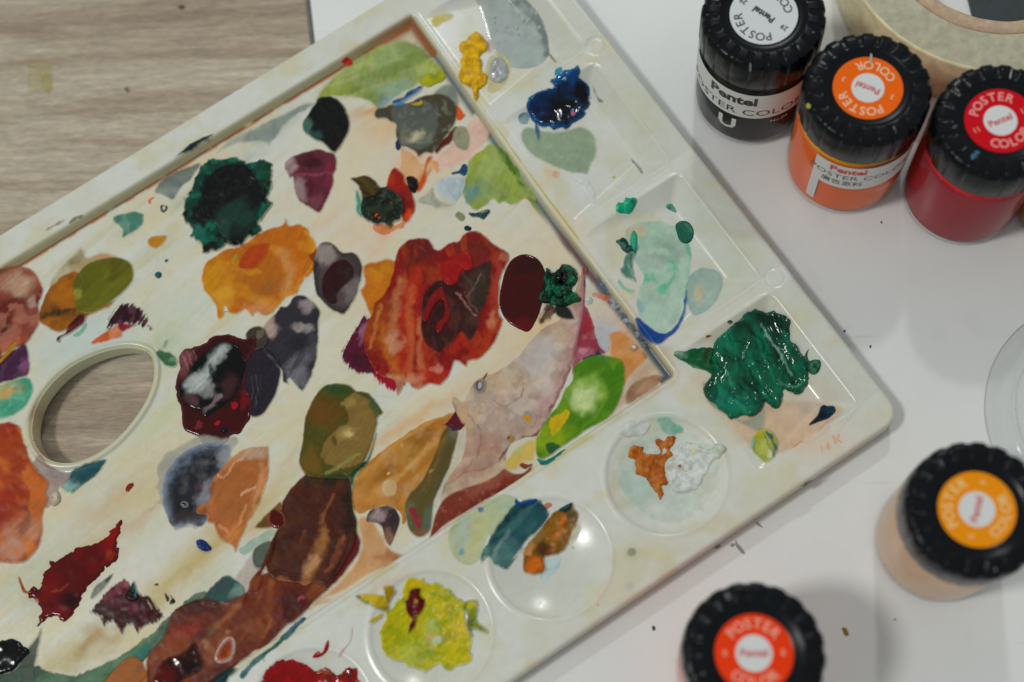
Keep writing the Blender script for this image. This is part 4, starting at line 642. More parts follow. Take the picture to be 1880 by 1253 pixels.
for lab,p,c,hh,an in [('leafy dark green lump','990,552 996,530 1000,508 1003,492 1012,500 1022,498 1032,486 1048,490 1058,505 1060,515 1052,525 1050,535 1062,545 1066,553 1048,558 1040,564 1022,562 1005,558','#0a3528',1.6,60),
   ('green upright leaf','1003,545 1004,515 1007,495 1014,512 1020,500 1022,520 1016,545 1008,552','#104a36',1.6,80),('curled green leaf','1030,510 1034,492 1048,489 1060,505 1058,518 1048,530 1036,526','#0f4030',1.8,30),
   ('light green leaf','1012,530 1025,527 1042,528 1048,534 1038,546 1022,546','#1f6048',1.6,10),('lower green leaf','1044,548 1054,536 1066,552 1056,556 1044,562 1036,556','#2a5a44',1.4,20)]:
    D('paint_lump',lab,p,c,[('n','#2c7056',7,.56,.7,an,3),('n','#04150f',9,.58,.8,an,2)],h=hh*.6,ew=.8,jag=.45,js=1.3,bump=.9,bsc=1.1,ridge=.5,ran=an,mat='satin_paint')
D('paint_pool','black glossy hollow in the leafy lump','1022,512 1028,500 1040,503 1044,515 1036,525 1026,524','#050807',[('n','#1a2c24',5,.6,.5)],h=.15,jag=.3,bump=.4,bsc=.8,mat='wet_paint')
# olive head and brown column
D(d_,'lower brown dab with rust red streaks','463,1062 500,1050 560,1060 605,1078 585,1100 575,1107 557,1129 540,1145 525,1151 512,1168 503,1176 485,1190 467,1198 455,1208 442,1216 430,1228 420,1234 400,1268 262,1268 268,1240 268,1215 275,1198 290,1180 304,1161 315,1125 335,1110 351,1104 370,1098 387,1100 410,1106 430,1100 452,1086','#6a3220',
  [('b',370,1112,50,18,-10,'#4a251c',.9),('b',335,1165,34,16,-25,'#8e3018',.9),('s','395,1150 420,1135 440,1110',16,'#96603c',.7,.9),('s','500,1070 495,1100 490,1130 498,1150',14,'#96562c',.75,.8),('s','375,1180 395,1200 420,1160',12,'#b07c5c',.6,.9),('b',470,1130,34,50,20,'#6c341e',.7),('b',515,1145,22,34,30,'#62201e',.85),('b',545,1105,24,30,20,'#4c2018',.8),('e',553,1100,4,8,40,'#a0505c',.8),('s','480,1170 500,1140',6,'#a06840',.6),('b',385,1160,8,14,20,'#6a5a34',.7),('b',290,1215,26,20,-30,'#7c3a20',.7),('n','#84482a',24,.57,.65,-50,2.4),('n','#3f1c14',26,.62,.5,-50,2)],h=.3,jag=.35,bump=.16,bsc=2.2)
D(d_,'upper dark brown dab','554,876 570,868 600,872 625,868 644,878 650,905 651,937 658,960 655,985 650,1005 640,1025 628,1048 615,1062 606,1082 595,1078 580,1072 560,1078 545,1072 525,1070 505,1065 490,1050 485,1030 492,1010 503,981 510,965 514,952 514,935 517,923 524,910 532,898','#4c2a1a',
  [('b',600,878,54,16,0,'#1c2c24',.95),('b',645,930,14,60,0,'#20281e',.8),('s','560,1070 578,1035 590,1000 596,975',26,'#96633a',.85,.9),('b',572,1038,12,22,25,'#bd9068',.75),('s','600,1050 618,1020 630,990',12,'#8a4e34',.8,.7),('s','590,960 598,935 610,910',9,'#8a5030',.7,.8),('s','550,1000 562,975',6,'#80583c',.6),('b',540,960,26,44,10,'#46291a',.6),('s','515,1065 550,1072 580,1072',10,'#9a5a38',.7,.9),('b',620,1050,20,26,20,'#38241a',.7),('n','#5c3420',20,.6,.6,-65,2.5)],h=.3,jag=.3,bump=.14,bsc=2.4)
D(d_,'dark green edge','640,870 650,845 672,845 690,795 692,805 682,840 672,858 655,874 648,900','#234c38',[('b',650,880,6,8,0,'#5c7034',.8)],h=.2,jag=.2)
D(d_,'olive brown dab shaped like a head','561,759 568,745 578,725 590,711 602,705 622,703 640,705 648,710 655,717 668,718 679,722 688,732 692,738 700,750 704,759 696,768 695,780 690,800 686,815 680,832 674,844 662,860 650,868 644,880 620,882 595,880 570,878 556,868 548,847 552,822 556,790','#504c1e',
  [('b',615,715,40,12,0,'#33502c',.95),('b',600,760,36,34,10,'#6a481a',.9),('p','636,738 655,722 680,735 694,755 692,785 680,820 660,850 630,860 600,850 590,830 605,800 625,785 640,770','#84693c',.85,4),('b',642,797,10,8,0,'#d8cfa0',.98),('b',642,797,20,16,0,'#b09a5c',.7),('e',613,810,6,9,-30,'#5a4a28',.8),('b',690,740,12,26,-10,'#2c5434',.85),('b',573,845,16,30,0,'#7d5a20',.7),('b',640,740,14,9,0,'#a08850',.6),('s','600,870 630,850 660,835',9,'#8a8a50',.7,.8),('b',620,880,60,10,-4,'#22382a',.85),('r','#3a4c28',3,.6)],h=.3,jag=.3,bump=.06)  # includes a small pale highlight painted into the olive
D(d_,'dark red round spot','493,948 500,936 512,936 523,950 524,965 512,972 498,965','#561410',[('r','#9a6a4c',2,.6)],h=.3,jag=.3,mat='wet_paint')
D(s_,'tan orange dab at the lower edge','178,1268 195,1245 212,1225 225,1212 240,1204 256,1208 268,1222 274,1240 266,1268','#935620',[('r','#6c4a20',3,.5),('b',258,1228,8,8,0,'#7d4c28',.8)],h=.25,jag=.25)
D('paint_pool','wet brown red pool with bright reflections','288,1232 296,1216 310,1206 330,1200 345,1190 358,1178 366,1192 374,1210 374,1225 362,1238 345,1245 330,1256 300,1262 282,1250','#3a100c',[('b',350,1222,20,12,0,'#1c0806',.8),('b',305,1240,24,14,0,'#6a2418',.7),('r','#8a4c38',3,.6)],h=.35,jag=.5,mat='wet_paint',bump=.5,bsc=1.7)
D('paint_blister','orange blister with a pale ring','394,1210 400,1192 410,1176 420,1170 430,1174 433,1190 428,1208 415,1218 402,1218','#843a12',[('r','#c4b0ac',5,.9),('n','#a85c20',5,.6,.6)],h=.5,ew=.9,jag=.25,mat='wet_paint',bump=.2)
D(w_,'dark teal wash at the lower edge','378,1268 390,1245 405,1230 425,1222 440,1228 425,1245 412,1268','#24403e',h=.1,jag=.4)
# --- round dishes
D(d_,'bright red paint in the last dish','470,1290 480,1250 490,1230 505,1218 520,1213 540,1213 556,1218 568,1226 580,1236 595,1225 610,1232 625,1240 635,1230 655,1228 657,1245 662,1290','#8c0912',[('b',610,1240,34,18,0,'#6a2a22',.9),('b',600,1228,14,8,0,'#9a5c44',.8),('b',645,1240,14,14,0,'#5c1418',.8),('n','#b01c22',10,.6,.5)],h=.8,jag=.7,js=1.1,bump=.6,bsc=1.3,mat='wet_paint')
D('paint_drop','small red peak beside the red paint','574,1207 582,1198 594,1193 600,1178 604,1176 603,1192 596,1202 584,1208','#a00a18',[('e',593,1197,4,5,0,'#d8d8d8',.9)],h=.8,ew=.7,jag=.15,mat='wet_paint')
D('paint_mark','thin pink streak','621,1205 628,1192 642,1178 646,1152 648,1150 647,1172 640,1186 630,1200 623,1208','#b8888c',h=.03,jag=.1,op=.8)
D('paint_mark',None,'481,1208 486,1212 489,1218 483,1213','#a0404c',h=.1,jag=.1)
D(d_,'yellow green paint in a round dish','695,1163 700,1150 705,1136 712,1120 722,1112 728,1100 737,1095 736,1080 745,1064 758,1058 770,1060 782,1056 781,1068 790,1070 801,1068 815,1078 828,1082 836,1094 848,1100 854,1110 856,1136 862,1158 870,1179 866,1196 871,1200 860,1219 842,1226 825,1235 812,1224 806,1219 795,1228 782,1235 765,1230 748,1228 740,1219 728,1216 719,1213 706,1202 700,1192','#a2a224',
  [('b',765,1070,24,12,-10,'#c8a810',.9),('b',742,1085,8,16,0,'#c8a810',.8),('b',725,1150,24,40,20,'#b0a828',.7),('b',760,1200,34,26,0,'#a8b054',.85),('b',815,1120,30,20,10,'#98a01c',.8),('b',815,1122,26,10,-20,'#c4a814',.7),('b',840,1165,22,24,0,'#c4a414',.85),('b',833,1163,10,9,0,'#9a6c18',.7),('b',790,1150,16,12,0,'#9cb870',.7),('b',800,1172,18,12,10,'#b89c74',.9),('b',803,1176,6,10,30,'#a0c8b8',.9),('s','785,1195 810,1200',5,'#8a7c18',.6),('b',835,1212,30,16,-20,'#a8a020',.7),('n','#c4b020',12,.57,.6),('n','#7f8c1c',14,.62,.5)],h=.6,jag=.6,bump=.45,bsc=1.6,ridge=.2)
D(d_,'yellow leaf-like paint with a green edge','652,1094 665,1092 685,1090 703,1093 712,1102 716,1115 712,1126 700,1122 688,1118 672,1110 660,1102','#b8a010',[('s','652,1094 668,1108 690,1120 708,1128',9,'#4c6c40',.95,.4),('b',708,1118,10,7,0,'#3f5a3c',.7)],h=.8,jag=.4,bump=.3)
D(d_,None,'702,1078 712,1076 722,1076 728,1088 722,1100 712,1110 706,1098','#a08420',h=.8,jag=.5,bump=.4)
D(d_,None,'676,1142 684,1133 696,1126 706,1128 700,1138 686,1146','#bfa30e',h=.7,jag=.3,bump=.3)
D(d_,'olive yellow curl on the right of the dish','853,1106 863,1100 876,1102 879,1118 876,1135 886,1148 897,1163 882,1160 868,1158 872,1170 862,1168 856,1150 858,1130 850,1118','#74801e',[('b',868,1112,8,8,0,'#b8a81c',.9),('b',862,1150,9,14,0,'#4f5c20',.8)],h=1.0,jag=.5,bump=.5)
D(d_,'brick red fleck on the yellow paint','742,1104 748,1100 752,1086 760,1080 774,1080 773,1093 783,1100 782,1112 776,1128 768,1136 765,1150 756,1162 748,1166 750,1150 755,1138 746,1128','#5c170e',[('e',764,1103,5,4,0,'#b09c20',.9),('n','#7c2a14',9,.58,.5)],h=.5,jag=.35,bump=.4)
# dish 2
D(w_,'pale yellow green wash beside the dish','822,990 830,965 850,948 872,935 900,917 925,907 945,913 950,930 935,950 915,970 898,985 890,1005 882,1025 865,1038 845,1034 828,1015','#a9b08e',[('b',875,980,16,44,25,'#b4b27c',.85),('b',850,975,14,30,10,'#a0b0a4',.8),('b',925,925,24,14,0,'#9fb096',.8),('e',846,1012,5,8,20,'#5c98a4',.9),('e',882,936,6,4,0,'#2c5898',.9),('b',855,1025,24,12,0,'#b8b48c',.7)],h=.12,jag=.3,op=.95,fade=1)
D(d_,'dusty teal curved brush stroke','882,1036 884,1015 895,995 905,975 920,955 935,935 948,925 965,918 985,917 1000,926 1008,942 1006,958 990,975 970,992 958,1010 945,1030 932,1047 918,1044 905,1036 897,1026','#2e5459',
  [('b',925,1020,34,26,-20,'#5c807a',.9),('s','905,1030 915,1000 935,975',10,'#84a096',.6,.9),('s','915,972 940,950 970,925 1000,930',10,'#1c3c48',.8,.8),('b',960,960,26,18,-30,'#3c6468',.7),('n','#4f7674',14,.58,.5,-50,3)],h=.45,jag=.4,bris=(-50,.5),bump=.12)
D('paint_mark','royal blue crest','945,925 947,915 955,922 968,920 985,915 988,922 975,928 955,930','#1c4a8c',h=.6,jag=.3)
D(w_,'pale olive patch behind the orange brown','1040,960 1060,955 1068,968 1060,990 1045,1005 1035,1015 1030,995','#a8a286',[('n','#b8b49c',9,.55,.5)],h=.12,jag=.3,op=.95)
D(d_,'orange brown streaked dab','958,1018 966,1000 975,988 990,972 1003,955 1012,942 1030,932 1050,924 1056,935 1063,942 1062,958 1050,980 1044,998 1030,1018 1012,1022 1000,1025 1004,1045 995,1054 975,1056 960,1048','#74501f',
  [('b',980,1040,20,18,0,'#c8661a',.95),('s','1005,1010 1020,985 1035,955',14,'#c0681a',.9,.8),('b',1000,1008,20,14,-20,'#4a3018',.9),('b',1045,940,14,14,0,'#4f5030',.85),('b',968,1010,8,18,30,'#c88c5c',.8),('b',985,985,14,10,-30,'#7d8060',.6),('n','#94661c',12,.58,.6,-50,2)],h=.5,jag=.5,bump=.3,bsc=1.6)
D('paint_mark','dark teal peak above the orange brown dab','1026,938 1038,928 1050,922 1050,932 1040,942','#1a4048',h=.7,jag=.3)
D('paint_mark','light coral squiggle','998,926 1008,922 1015,928 1008,934 1000,932','#b87860',h=.3,jag=.3)
D(w_,'pale blue rings of thin paint','1000,1030 1015,1025 1030,1022 1028,1040 1015,1055 998,1068 990,1060 998,1048','#a9c0c2',[('s','1003,1045 1018,1048 1026,1032',4,'#5c9aa8',.8),('r','#86aab0',3,.5)],h=.06,jag=.4,op=.75,fade=2)
# dish 1
D(w_,'thin mint wash in the round dish','1128,860 1140,825 1170,800 1205,785 1250,785 1290,800 1318,830 1325,870 1312,915 1285,945 1240,965 1195,955 1155,925 1133,895','#b1bdb0',[('b',1165,865,40,60,0,'#a4bbae',.8),('b',1240,930,60,26,-10,'#b9c0b8',.7),('b',1230,775,26,14,10,'#84b09c',.8),('b',1300,900,26,44,20,'#bcb6a4',.7),('n','#c4c8c0',22,.55,.6),('b',1180,890,26,20,0,'#a0bcb0',.6)],h=.08,jag=.8,op=.8,fade=10)
D('paint_lump','thick white paint with yellow streaks','1225,850 1232,828 1250,815 1275,815 1300,825 1318,815 1335,825 1325,840 1305,850 1298,870 1285,890 1262,905 1240,905 1226,885','#b4bab4',[('n','#cfd2cc',8,.52,.7),('s','1222,862 1236,852',4,'#b8a83c',.8),('s','1245,858 1256,866 1268,862',4,'#a89434',.8),('e',1247,857,3,3,0,'#9a3c48',.9),('b',1272,828,6,12,10,'#bcb468',.6),('b',1320,828,12,9,0,'#93a878',.7)],h=.55,jag=.6,bump=.8,bsc=1.3,ridge=.3,fade=0,mat='satin_paint')
D('paint_lump','white smudges at the edge of the dish','1135,790 1150,776 1175,772 1195,780 1190,795 1165,800 1145,805','#bcc3bd',[('n','#cdd1cc',9,.5,.7)],h=.3,jag=.8,bump=.4,op=.85,fade=2)
D(s_,'mint green smear above the orange flake','1205,770 1222,764 1240,775 1255,790 1240,800 1222,798 1212,785','#86ab9a',[('b',1240,790,10,8,0,'#5c9a84',.7)],h=.12,jag=.6,fade=4)
D('paint_flake','terracotta orange flake with ragged arms','1152,838 1156,828 1163,817 1172,820 1182,822 1178,830 1190,833 1205,834 1212,828 1204,815 1206,807 1220,810 1226,803 1240,802 1238,815 1230,828 1236,838 1224,843 1220,860 1221,872 1226,890 1216,893 1218,905 1212,919 1208,910 1200,900 1190,882 1185,876 1170,872 1166,855 1168,845 1160,842','#a65e2c',[('n','#c07c44',10,.55,.6),('n','#7f4420',9,.62,.6),('e',1217,830,4,5,0,'#c0c4bc',.9)],h=.7,ew=.8,jag=.5,js=1.0,bump=.5,bsc=1.1)
# --- square wells
D(w_,'peach wash on the floor of the green well','1330,760 1400,740 1470,730 1520,735 1550,745 1545,765 1510,795 1470,818 1430,838 1405,845 1380,830 1350,800','#c6ab90',[('b',1450,780,60,26,-20,'#ccb094',.7),('b',1490,740,40,20,0,'#b3a69a',.7),('s','1505,785 1540,765 1560,745',7,'#b8706c',.6,.9)],h=.05,jag=.6,op=.85,fade=12)
D(w_,'pale grey stem below the green paint','1288,700 1300,705 1330,750 1365,770 1395,755 1405,742 1407,775 1402,790 1388,795 1370,785 1340,770 1300,745 1290,720','#989a88',[('s','1406,742 1406,770 1402,785',3,'#50584c',.8),('r','#84867a',3,.4)],h=.12,jag=.2)
D('paint_lump','large mass of thick emerald green paint','1304,661 1306,645 1313,630 1327,615 1340,600 1355,588 1368,578 1380,570 1394,570 1408,574 1421,572 1432,578 1443,580 1450,592 1452,610 1449,627 1460,632 1468,644 1474,655 1480,670 1484,690 1483,705 1475,720 1462,724 1452,720 1440,716 1436,728 1434,742 1424,750 1412,744 1404,738 1400,752 1390,762 1375,766 1362,764 1350,768 1343,772 1335,762 1317,748 1302,735 1294,724 1292,712 1297,704 1305,692 1308,680','#0b5a43',
  [('b',1400,595,56,18,-5,'#05302a',.95),('b',1445,625,22,40,-25,'#05302a',.85),('s','1420,640 1440,670 1458,700',20,'#06322a',.8,.8),('s','1398,600 1430,650 1452,690',5,'#8fb8a8',.6,.6),('b',1340,740,44,26,10,'#2c8068',.8),('s','1335,690 1350,730 1370,760',8,'#4c947c',.5,.9),('s','1375,640 1380,680 1395,700',12,'#17765a',.8,.9),('s','1395,640 1410,680 1420,705',8,'#1c8062',.7,.9),('b',1383,712,20,9,5,'#05403a',.85),('s','1320,655 1350,665 1390,655',10,'#06403a',.6),('s','1430,705 1460,712 1478,700',6,'#5c8c74',.6,.8),('n','#1f7a5c',16,.57,.6,70,2.5),('n','#053a30',22,.6,.6)],h=1.5,ew=2.0,jag=.55,js=1.6,bump=.9,bsc=4.0,ridge=.8,ran=72,rar=3.2,rsc=2.3,mat='wet_paint')
D('paint_lump','green arm reaching out of the well','1236,652 1244,644 1258,646 1270,640 1290,638 1308,640 1306,660 1308,686 1295,680 1278,677 1262,668 1250,662','#0f5836',[('b',1245,650,14,10,0,'#84a890',.85),('s','1255,668 1280,678 1304,688',6,'#6c9c84',.7,.8),('b',1298,652,6,16,0,'#3c2018',.7)],h=.8,jag=.5,bump=.5,bsc=1.4)
D('paint_lump','small green curl on the well wall','1474,668 1478,650 1484,640 1487,641 1482,655 1486,664 1498,660 1507,664 1506,676 1497,687 1484,684','#164e3c',[('n','#4f8068',6,.56,.6)],h=.8,jag=.4,bump=.5,bsc=1)
D('paint_mark','small green fleck','1334,592 1340,588 1346,591 1341,596','#1c5040',h=.3,jag=.2)
D('paint_mark','rust coloured fleck on the well edge','1294,618 1304,614 1308,618 1298,622','#8a3424',h=.2,jag=.3)
D(d_,'round yellow and blue marbled dab','1376,812 1384,797 1395,788 1412,788 1424,798 1430,815 1428,833 1417,846 1404,851 1392,842 1380,830','#9aa24a',[('s','1405,793 1418,803 1424,822 1420,838',5,'#24506c',.9,.4),('s','1398,797 1410,806 1415,825',4,'#2f5c70',.8,.4),('b',1393,797,8,9,10,'#bcaa1c',.95),('s','1388,812 1384,825 1392,840',4,'#4c7474',.7),('b',1403,825,12,14,0,'#b4ba68',.8),('e',1414,835,4,8,10,'#c8c8a8',.8),('b',1380,815,4,10,0,'#84b0b8',.8)],h=.35,jag=.2)
D('paint_flake','navy blue fin-shaped flake','1485,781 1494,770 1502,760 1506,748 1512,743 1520,745 1531,746 1534,755 1527,764 1515,771 1500,776','#0a2c3c',[('n','#1f4c60',9,.6,.5)],h=.7,ew=.7,jag=.2,bump=.2)
D(s_,'orange smear on the well edge','1450,824 1460,815 1470,808 1476,811 1466,818 1456,824','#cc7c40',h=.1,jag=.4,op=.9,fade=3)
D('painted_letter','hand painted orange letter H','1503,817 1508,815 1512,824 1518,820 1515,812 1520,811 1525,827 1520,829 1518,824 1512,828 1514,835 1509,836','#cc9058',h=.03,jag=.5,op=.65,fade=2,smooth=False)
D('painted_letter','hand painted orange letter K','1524,800 1529,798 1533,804 1540,796 1544,799 1538,806 1548,812 1543,815 1534,809 1536,815 1531,816','#cc8a58',h=.03,jag=.5,op=.7,fade=2,smooth=False)
# well 1: mint
D(w_,'pale teal grey wash in the mint well','1258,520 1270,500 1292,490 1318,497 1329,518 1318,550 1298,572 1275,582 1262,560','#93aaa0',[('b',1283,535,12,22,10,'#c4b694',.9),('r','#7f9c94',5,.7)],h=.07,jag=.4,op=.85,fade=3)
D(d_,'royal blue rim under the mint wash','1164,588 1172,583 1190,596 1210,610 1230,605 1246,585 1252,560 1252,535 1262,532 1262,560 1256,585 1245,608 1228,622 1212,634 1196,634 1180,622 1170,606','#1a4a8e',[('b',1250,560,10,30,0,'#5c88ac',.7),('r','#10387c',3,.5)],h=.16,jag=.25)
D(w_,'pale mint wash','1147,424 1160,412 1185,406 1214,406 1232,414 1248,420 1262,440 1270,460 1268,494 1264,520 1258,545 1254,570 1245,592 1228,612 1212,614 1198,606 1182,592 1172,576 1168,556 1172,535 1180,510 1170,490 1158,470 1150,450','#9db8a6',
  [('b',1165,425,24,16,-20,'#c0ae8c',.9),('b',1235,460,26,30,0,'#8aa394',.8),('b',1200,480,34,20,0,'#8fa098',.5),('s','1165,500 1185,512 1210,508 1225,500',20,'#5cb08e',.95,.8),('s','1232,480 1240,505 1220,525',16,'#58b08c',.95,.8),('s','1262,440 1266,480 1262,520',12,'#5ca886',.8,.9),('b',1225,455,30,22,20,'#86a492',.8),('b',1215,535,10,9,0,'#5cb090',.9),('s','1230,495 1240,505 1232,515',2.5,'#3c6c60',.8),('s','1178,518 1195,520 1202,512',2.5,'#3c7464',.8),('s','1268,455 1266,500 1260,530',6,'#5ca488',.7,.9),('b',1205,580,34,30,0,'#a8c4b4',.8),('b',1175,565,8,12,0,'#6f94ac',.7),('n','#b0c4b4',20,.56,.6)],h=.09,jag=.4,op=.93,fade=2)
D('paint_drop','dark green oval drop','1240,415 1250,406 1262,407 1271,416 1274,430 1268,444 1257,447 1247,440','#2c6450',[('r','#1c5444',5,.8)],h=.3,jag=.1)
D('paint_drop',None,'1222,380 1230,374 1238,380 1242,390 1234,388','#5c9080',[('e',1230,381,3,3,0,'#2c5c50',.8)],h=.2,jag=.2)
D('paint_lump','bright emerald lump on the well edge','1130,387 1134,374 1143,372 1148,362 1156,366 1165,364 1169,372 1163,388 1155,394 1140,393','#1a9a74',[('b',1163,370,6,6,0,'#14506c',.9),('n','#5cc4a0',7,.56,.6)],h=1.1,ew=.9,jag=.4,bump=.6,bsc=1)
D('paint_lump','dark green curl','1130,444 1136,440 1144,437 1152,444 1156,452 1163,448 1170,456 1166,466 1156,468 1144,462 1138,452','#24443c',[('n','#4c7468',6,.55,.7)],h=1.0,ew=.7,jag=.35,bump=.5,bsc=1)
D('paint_lump','mint green spike','1158,450 1157,438 1162,424 1168,430 1170,445 1168,462 1162,462','#3c9c80',h=.9,ew=.7,jag=.2,bump=.3)
D(s_,'grey green folded strip of paint','1148,468 1166,466 1162,485 1165,505 1170,520 1155,514 1140,506 1136,494 1142,488','#567f70',[('s','1160,470 1158,495 1164,512',4,'#2c4c44',.7),('n','#8cb0a0',8,.56,.6,70,3)],h=.5,jag=.4,bump=.3,ridge=.2,ran=75)
D(s_,'thin mint streaks','1132,515 1138,512 1150,528 1165,534 1160,540 1145,536 1134,525','#6cb498',h=.12,jag=.5,op=.85)
# well 0: blue
D(w_,'sage green wash under the blue paint','954,250 958,236 975,233 1000,240 1030,240 1061,231 1080,236 1092,248 1097,268 1096,288 1088,303 1080,322 1065,320 1050,320 1034,315 1016,308 1001,300 980,290 967,278 958,265','#8a9a82',[('r','#7b8d78',4,.6),('n','#94a48c',18,.58,.5)],h=.14,jag=.25,var=.05)
D('paint_lump','thick navy blue paint','967,196 970,182 982,172 996,166 1011,164 1018,158 1011,151 1015,146 1024,141 1030,136 1037,131 1050,128 1056,124 1061,122 1065,132 1063,142 1072,150 1080,158 1083,170 1082,184 1084,192 1076,202 1072,212 1061,221 1050,228 1041,237 1030,234 1017,238 1008,232 1000,234 988,230 978,222 971,210','#081428',
  [('b',1045,145,24,16,-20,'#0c4c86',.95),('b',1000,180,40,12,-25,'#124478',.6),('r','#1a5c90',5,.75),('b',1070,180,16,24,0,'#0a0f18',.9),('b',1030,190,40,16,0,'#0c2424',.7),('e',1052,210,6,5,-30,'#b06c88',.9),('e',1037,149,4,4,0,'#8fb0a4',.8),('b',990,205,24,16,10,'#18305c',.6),('n','#1f4c80',12,.62,.3),('s','1012,160 1030,140 1060,126',8,'#1a6ea4',.8,.9),('s','970,195 985,174 1010,163',7,'#2070a0',.8,.9),('s','975,215 1000,232 1040,236',6,'#1c5a90',.8,.9)],h=1.4,ew=1.4,jag=.5,js=1.2,bump=.95,bsc=1.6,mat='wet_paint')
D('paint_mark','turquoise tip','1018,140 1020,128 1030,124 1032,132 1026,138','#3c8ca0',h=.3,jag=.3)
D(s_,'blue drip below the navy paint','980,230 988,228 992,245 989,260 984,252','#2f5c80',h=.3,jag=.3)
D(s_,'faded blue grey smear','949,215 955,207 968,205 974,214 970,228 958,230 950,224','#6a8690',[('b',962,212,9,4,-10,'#2c5470',.9)],h=.12,jag=.4,op=.85,fade=2)
D(s_,'white smear in the well','1052,332 1066,328 1082,334 1092,350 1096,372 1088,380 1080,360 1068,345','#c6cac8',h=.15,jag=.5,op=.8,fade=4)
D('paint_mark','brown streak on the well wall','1086,150 1092,160 1098,176 1110,186 1100,190 1094,180 1088,166','#6a605c',h=.06,jag=.3,op=.75,fade=2)
D('paint_mark','grey blue streak at the foot of the well wall','1158,290 1166,296 1176,306 1181,318 1176,318 1168,306 1160,298','#7a858a',h=.06,jag=.2,op=.85)
D('paint_mark','tiny yellow speck','1123,325 1127,322 1131,325 1127,329','#bda83c',h=.1,jag=.1)
D('paint_mark','pale orange smear','1012,322 1018,312 1028,318 1026,328 1018,330','#cfa080',h=.05,jag=.4,op=.7,fade=4)
# well -1: grey
D(w_,'pale grey translucent wash in the top well','872,-20 880,15 888,40 895,65 905,90 914,105 925,118 940,124 962,126 985,122 1000,112 1008,98 1006,77 1000,50 985,20 960,-5 930,-20','#9ba4a1',
  [('s','945,0 970,15 988,35 1000,62 1007,98',22,'#6f7b76',.95,.5),('s','1008,100 1014,106 1022,116',5,'#6a6a4c',.8),('b',925,70,30,50,0,'#a2a8a8',.7),('b',970,100,30,20,0,'#a0b0aa',.7),('b',940,62,14,4,10,'#7a6a5a',.7),('b',880,30,20,60,0,'#a4ab96',.6),('n','#aab2b0',20,.56,.5)],h=.3,ew=2.5,jag=.25,mat='wet_paint',op=.96)
D('paint_mark','thin olive tail of the grey wash','1006,96 1012,100 1020,110 1024,116 1018,114 1010,106','#7a7a58',h=.1,jag=.1)
D(w_,'faded yellow green ring stain','895,150 890,130 895,108 910,98 928,102 938,118 937,140 925,160 908,172 895,168','#b4b07c',[('b',908,158,14,7,0,'#c8a070',.7)],h=.06,jag=.3,op=.8,fade=3)
D('paint_bubble','grey glassy bubble','898,135 900,118 908,108 920,107 930,118 934,132 930,145 920,153 908,152 900,146','#9c9e9d',[('n','#b4b6b4',6,.55,.6)],h=.8,ew=2.0,jag=.15,bump=.35,bsc=1.0,mat='wet_paint')
for x,y,r in [(907,128,3),(903,134,2.4),(913,120,2),(920,147,3),(925,145,2),(951,28,3.5),(960,38,4),(968,40,5),(972,36,4),(990,51,4),(984,25,4),(949,52,4),(930,51,3),(912,56,3),(951,64,3),(908,32,3),(908,42,3),(1052,205,2),(1064,201,2.4),(1058,190,2),(1083,180,2.4),(928,76,2)]:
    D('paint_bubble','tiny clear blister','%g,%g %g,%g %g,%g %g,%g'%(x-r,y,x,y-r,x+r,y,x,y+r),'#a8adab',h=.55,ew=.5,jag=0,mat='wet_paint')
D('paint_lump','thick bright yellow paint','842,90 846,80 856,76 862,66 874,60 882,64 888,72 896,80 896,92 888,98 882,106 886,118 884,130 894,140 896,152 888,160 880,166 878,182 874,190 870,178 866,162 852,156 843,144 846,128 846,110 852,100 846,96','#d4a40c',[('n','#e4bc20',9,.55,.7),('n','#a87408',11,.62,.6),('e',862,138,6,4,0,'#c09060',.7)],h=1.3,ew=1.0,jag=.5,js=1.1,bump=1.0,bsc=1.4)
D(w_,'pale yellow stain','792,45 796,32 808,26 826,24 834,28 828,38 812,44 800,52','#bcac54',h=.04,jag=.4,op=.75,fade=4)
D(w_,'pale pink stain','893,78 902,74 908,86 902,98 894,100','#b8a49c',h=.04,jag=.4,op=.8,fade=3)
# edges
D('paint_mark','dark brown crusts on the palette edge','1466,893 1474,888 1490,880 1498,876 1500,882 1490,888 1478,896','#57502f',h=.3,jag=.5)
D('paint_mark',None,'128,408 138,398 152,394 148,402 136,408 124,412','#6a5f3c',h=.08,jag=.6,op=.7,fade=2)
D('paint_mark',None,'84,424 98,412 118,404 112,412 98,420','#8a6a44',h=.06,jag=.5,op=.7,fade=2)
D('paint_mark',None,'1150,1016 1154,1007 1163,1006 1169,1012 1166,1020 1156,1022','#8f917c',h=.05,jag=.1,op=.85,fade=3)
D('paint_mark',None,'1048,1006 1052,1003 1056,1007 1052,1010','#9a9a80',h=.05,jag=.1,op=.8)
D('paint_mark',None,'1094,1110 1098,1106 1102,1110 1099,1115','#c49a70',h=.05,jag=.1,op=.8)

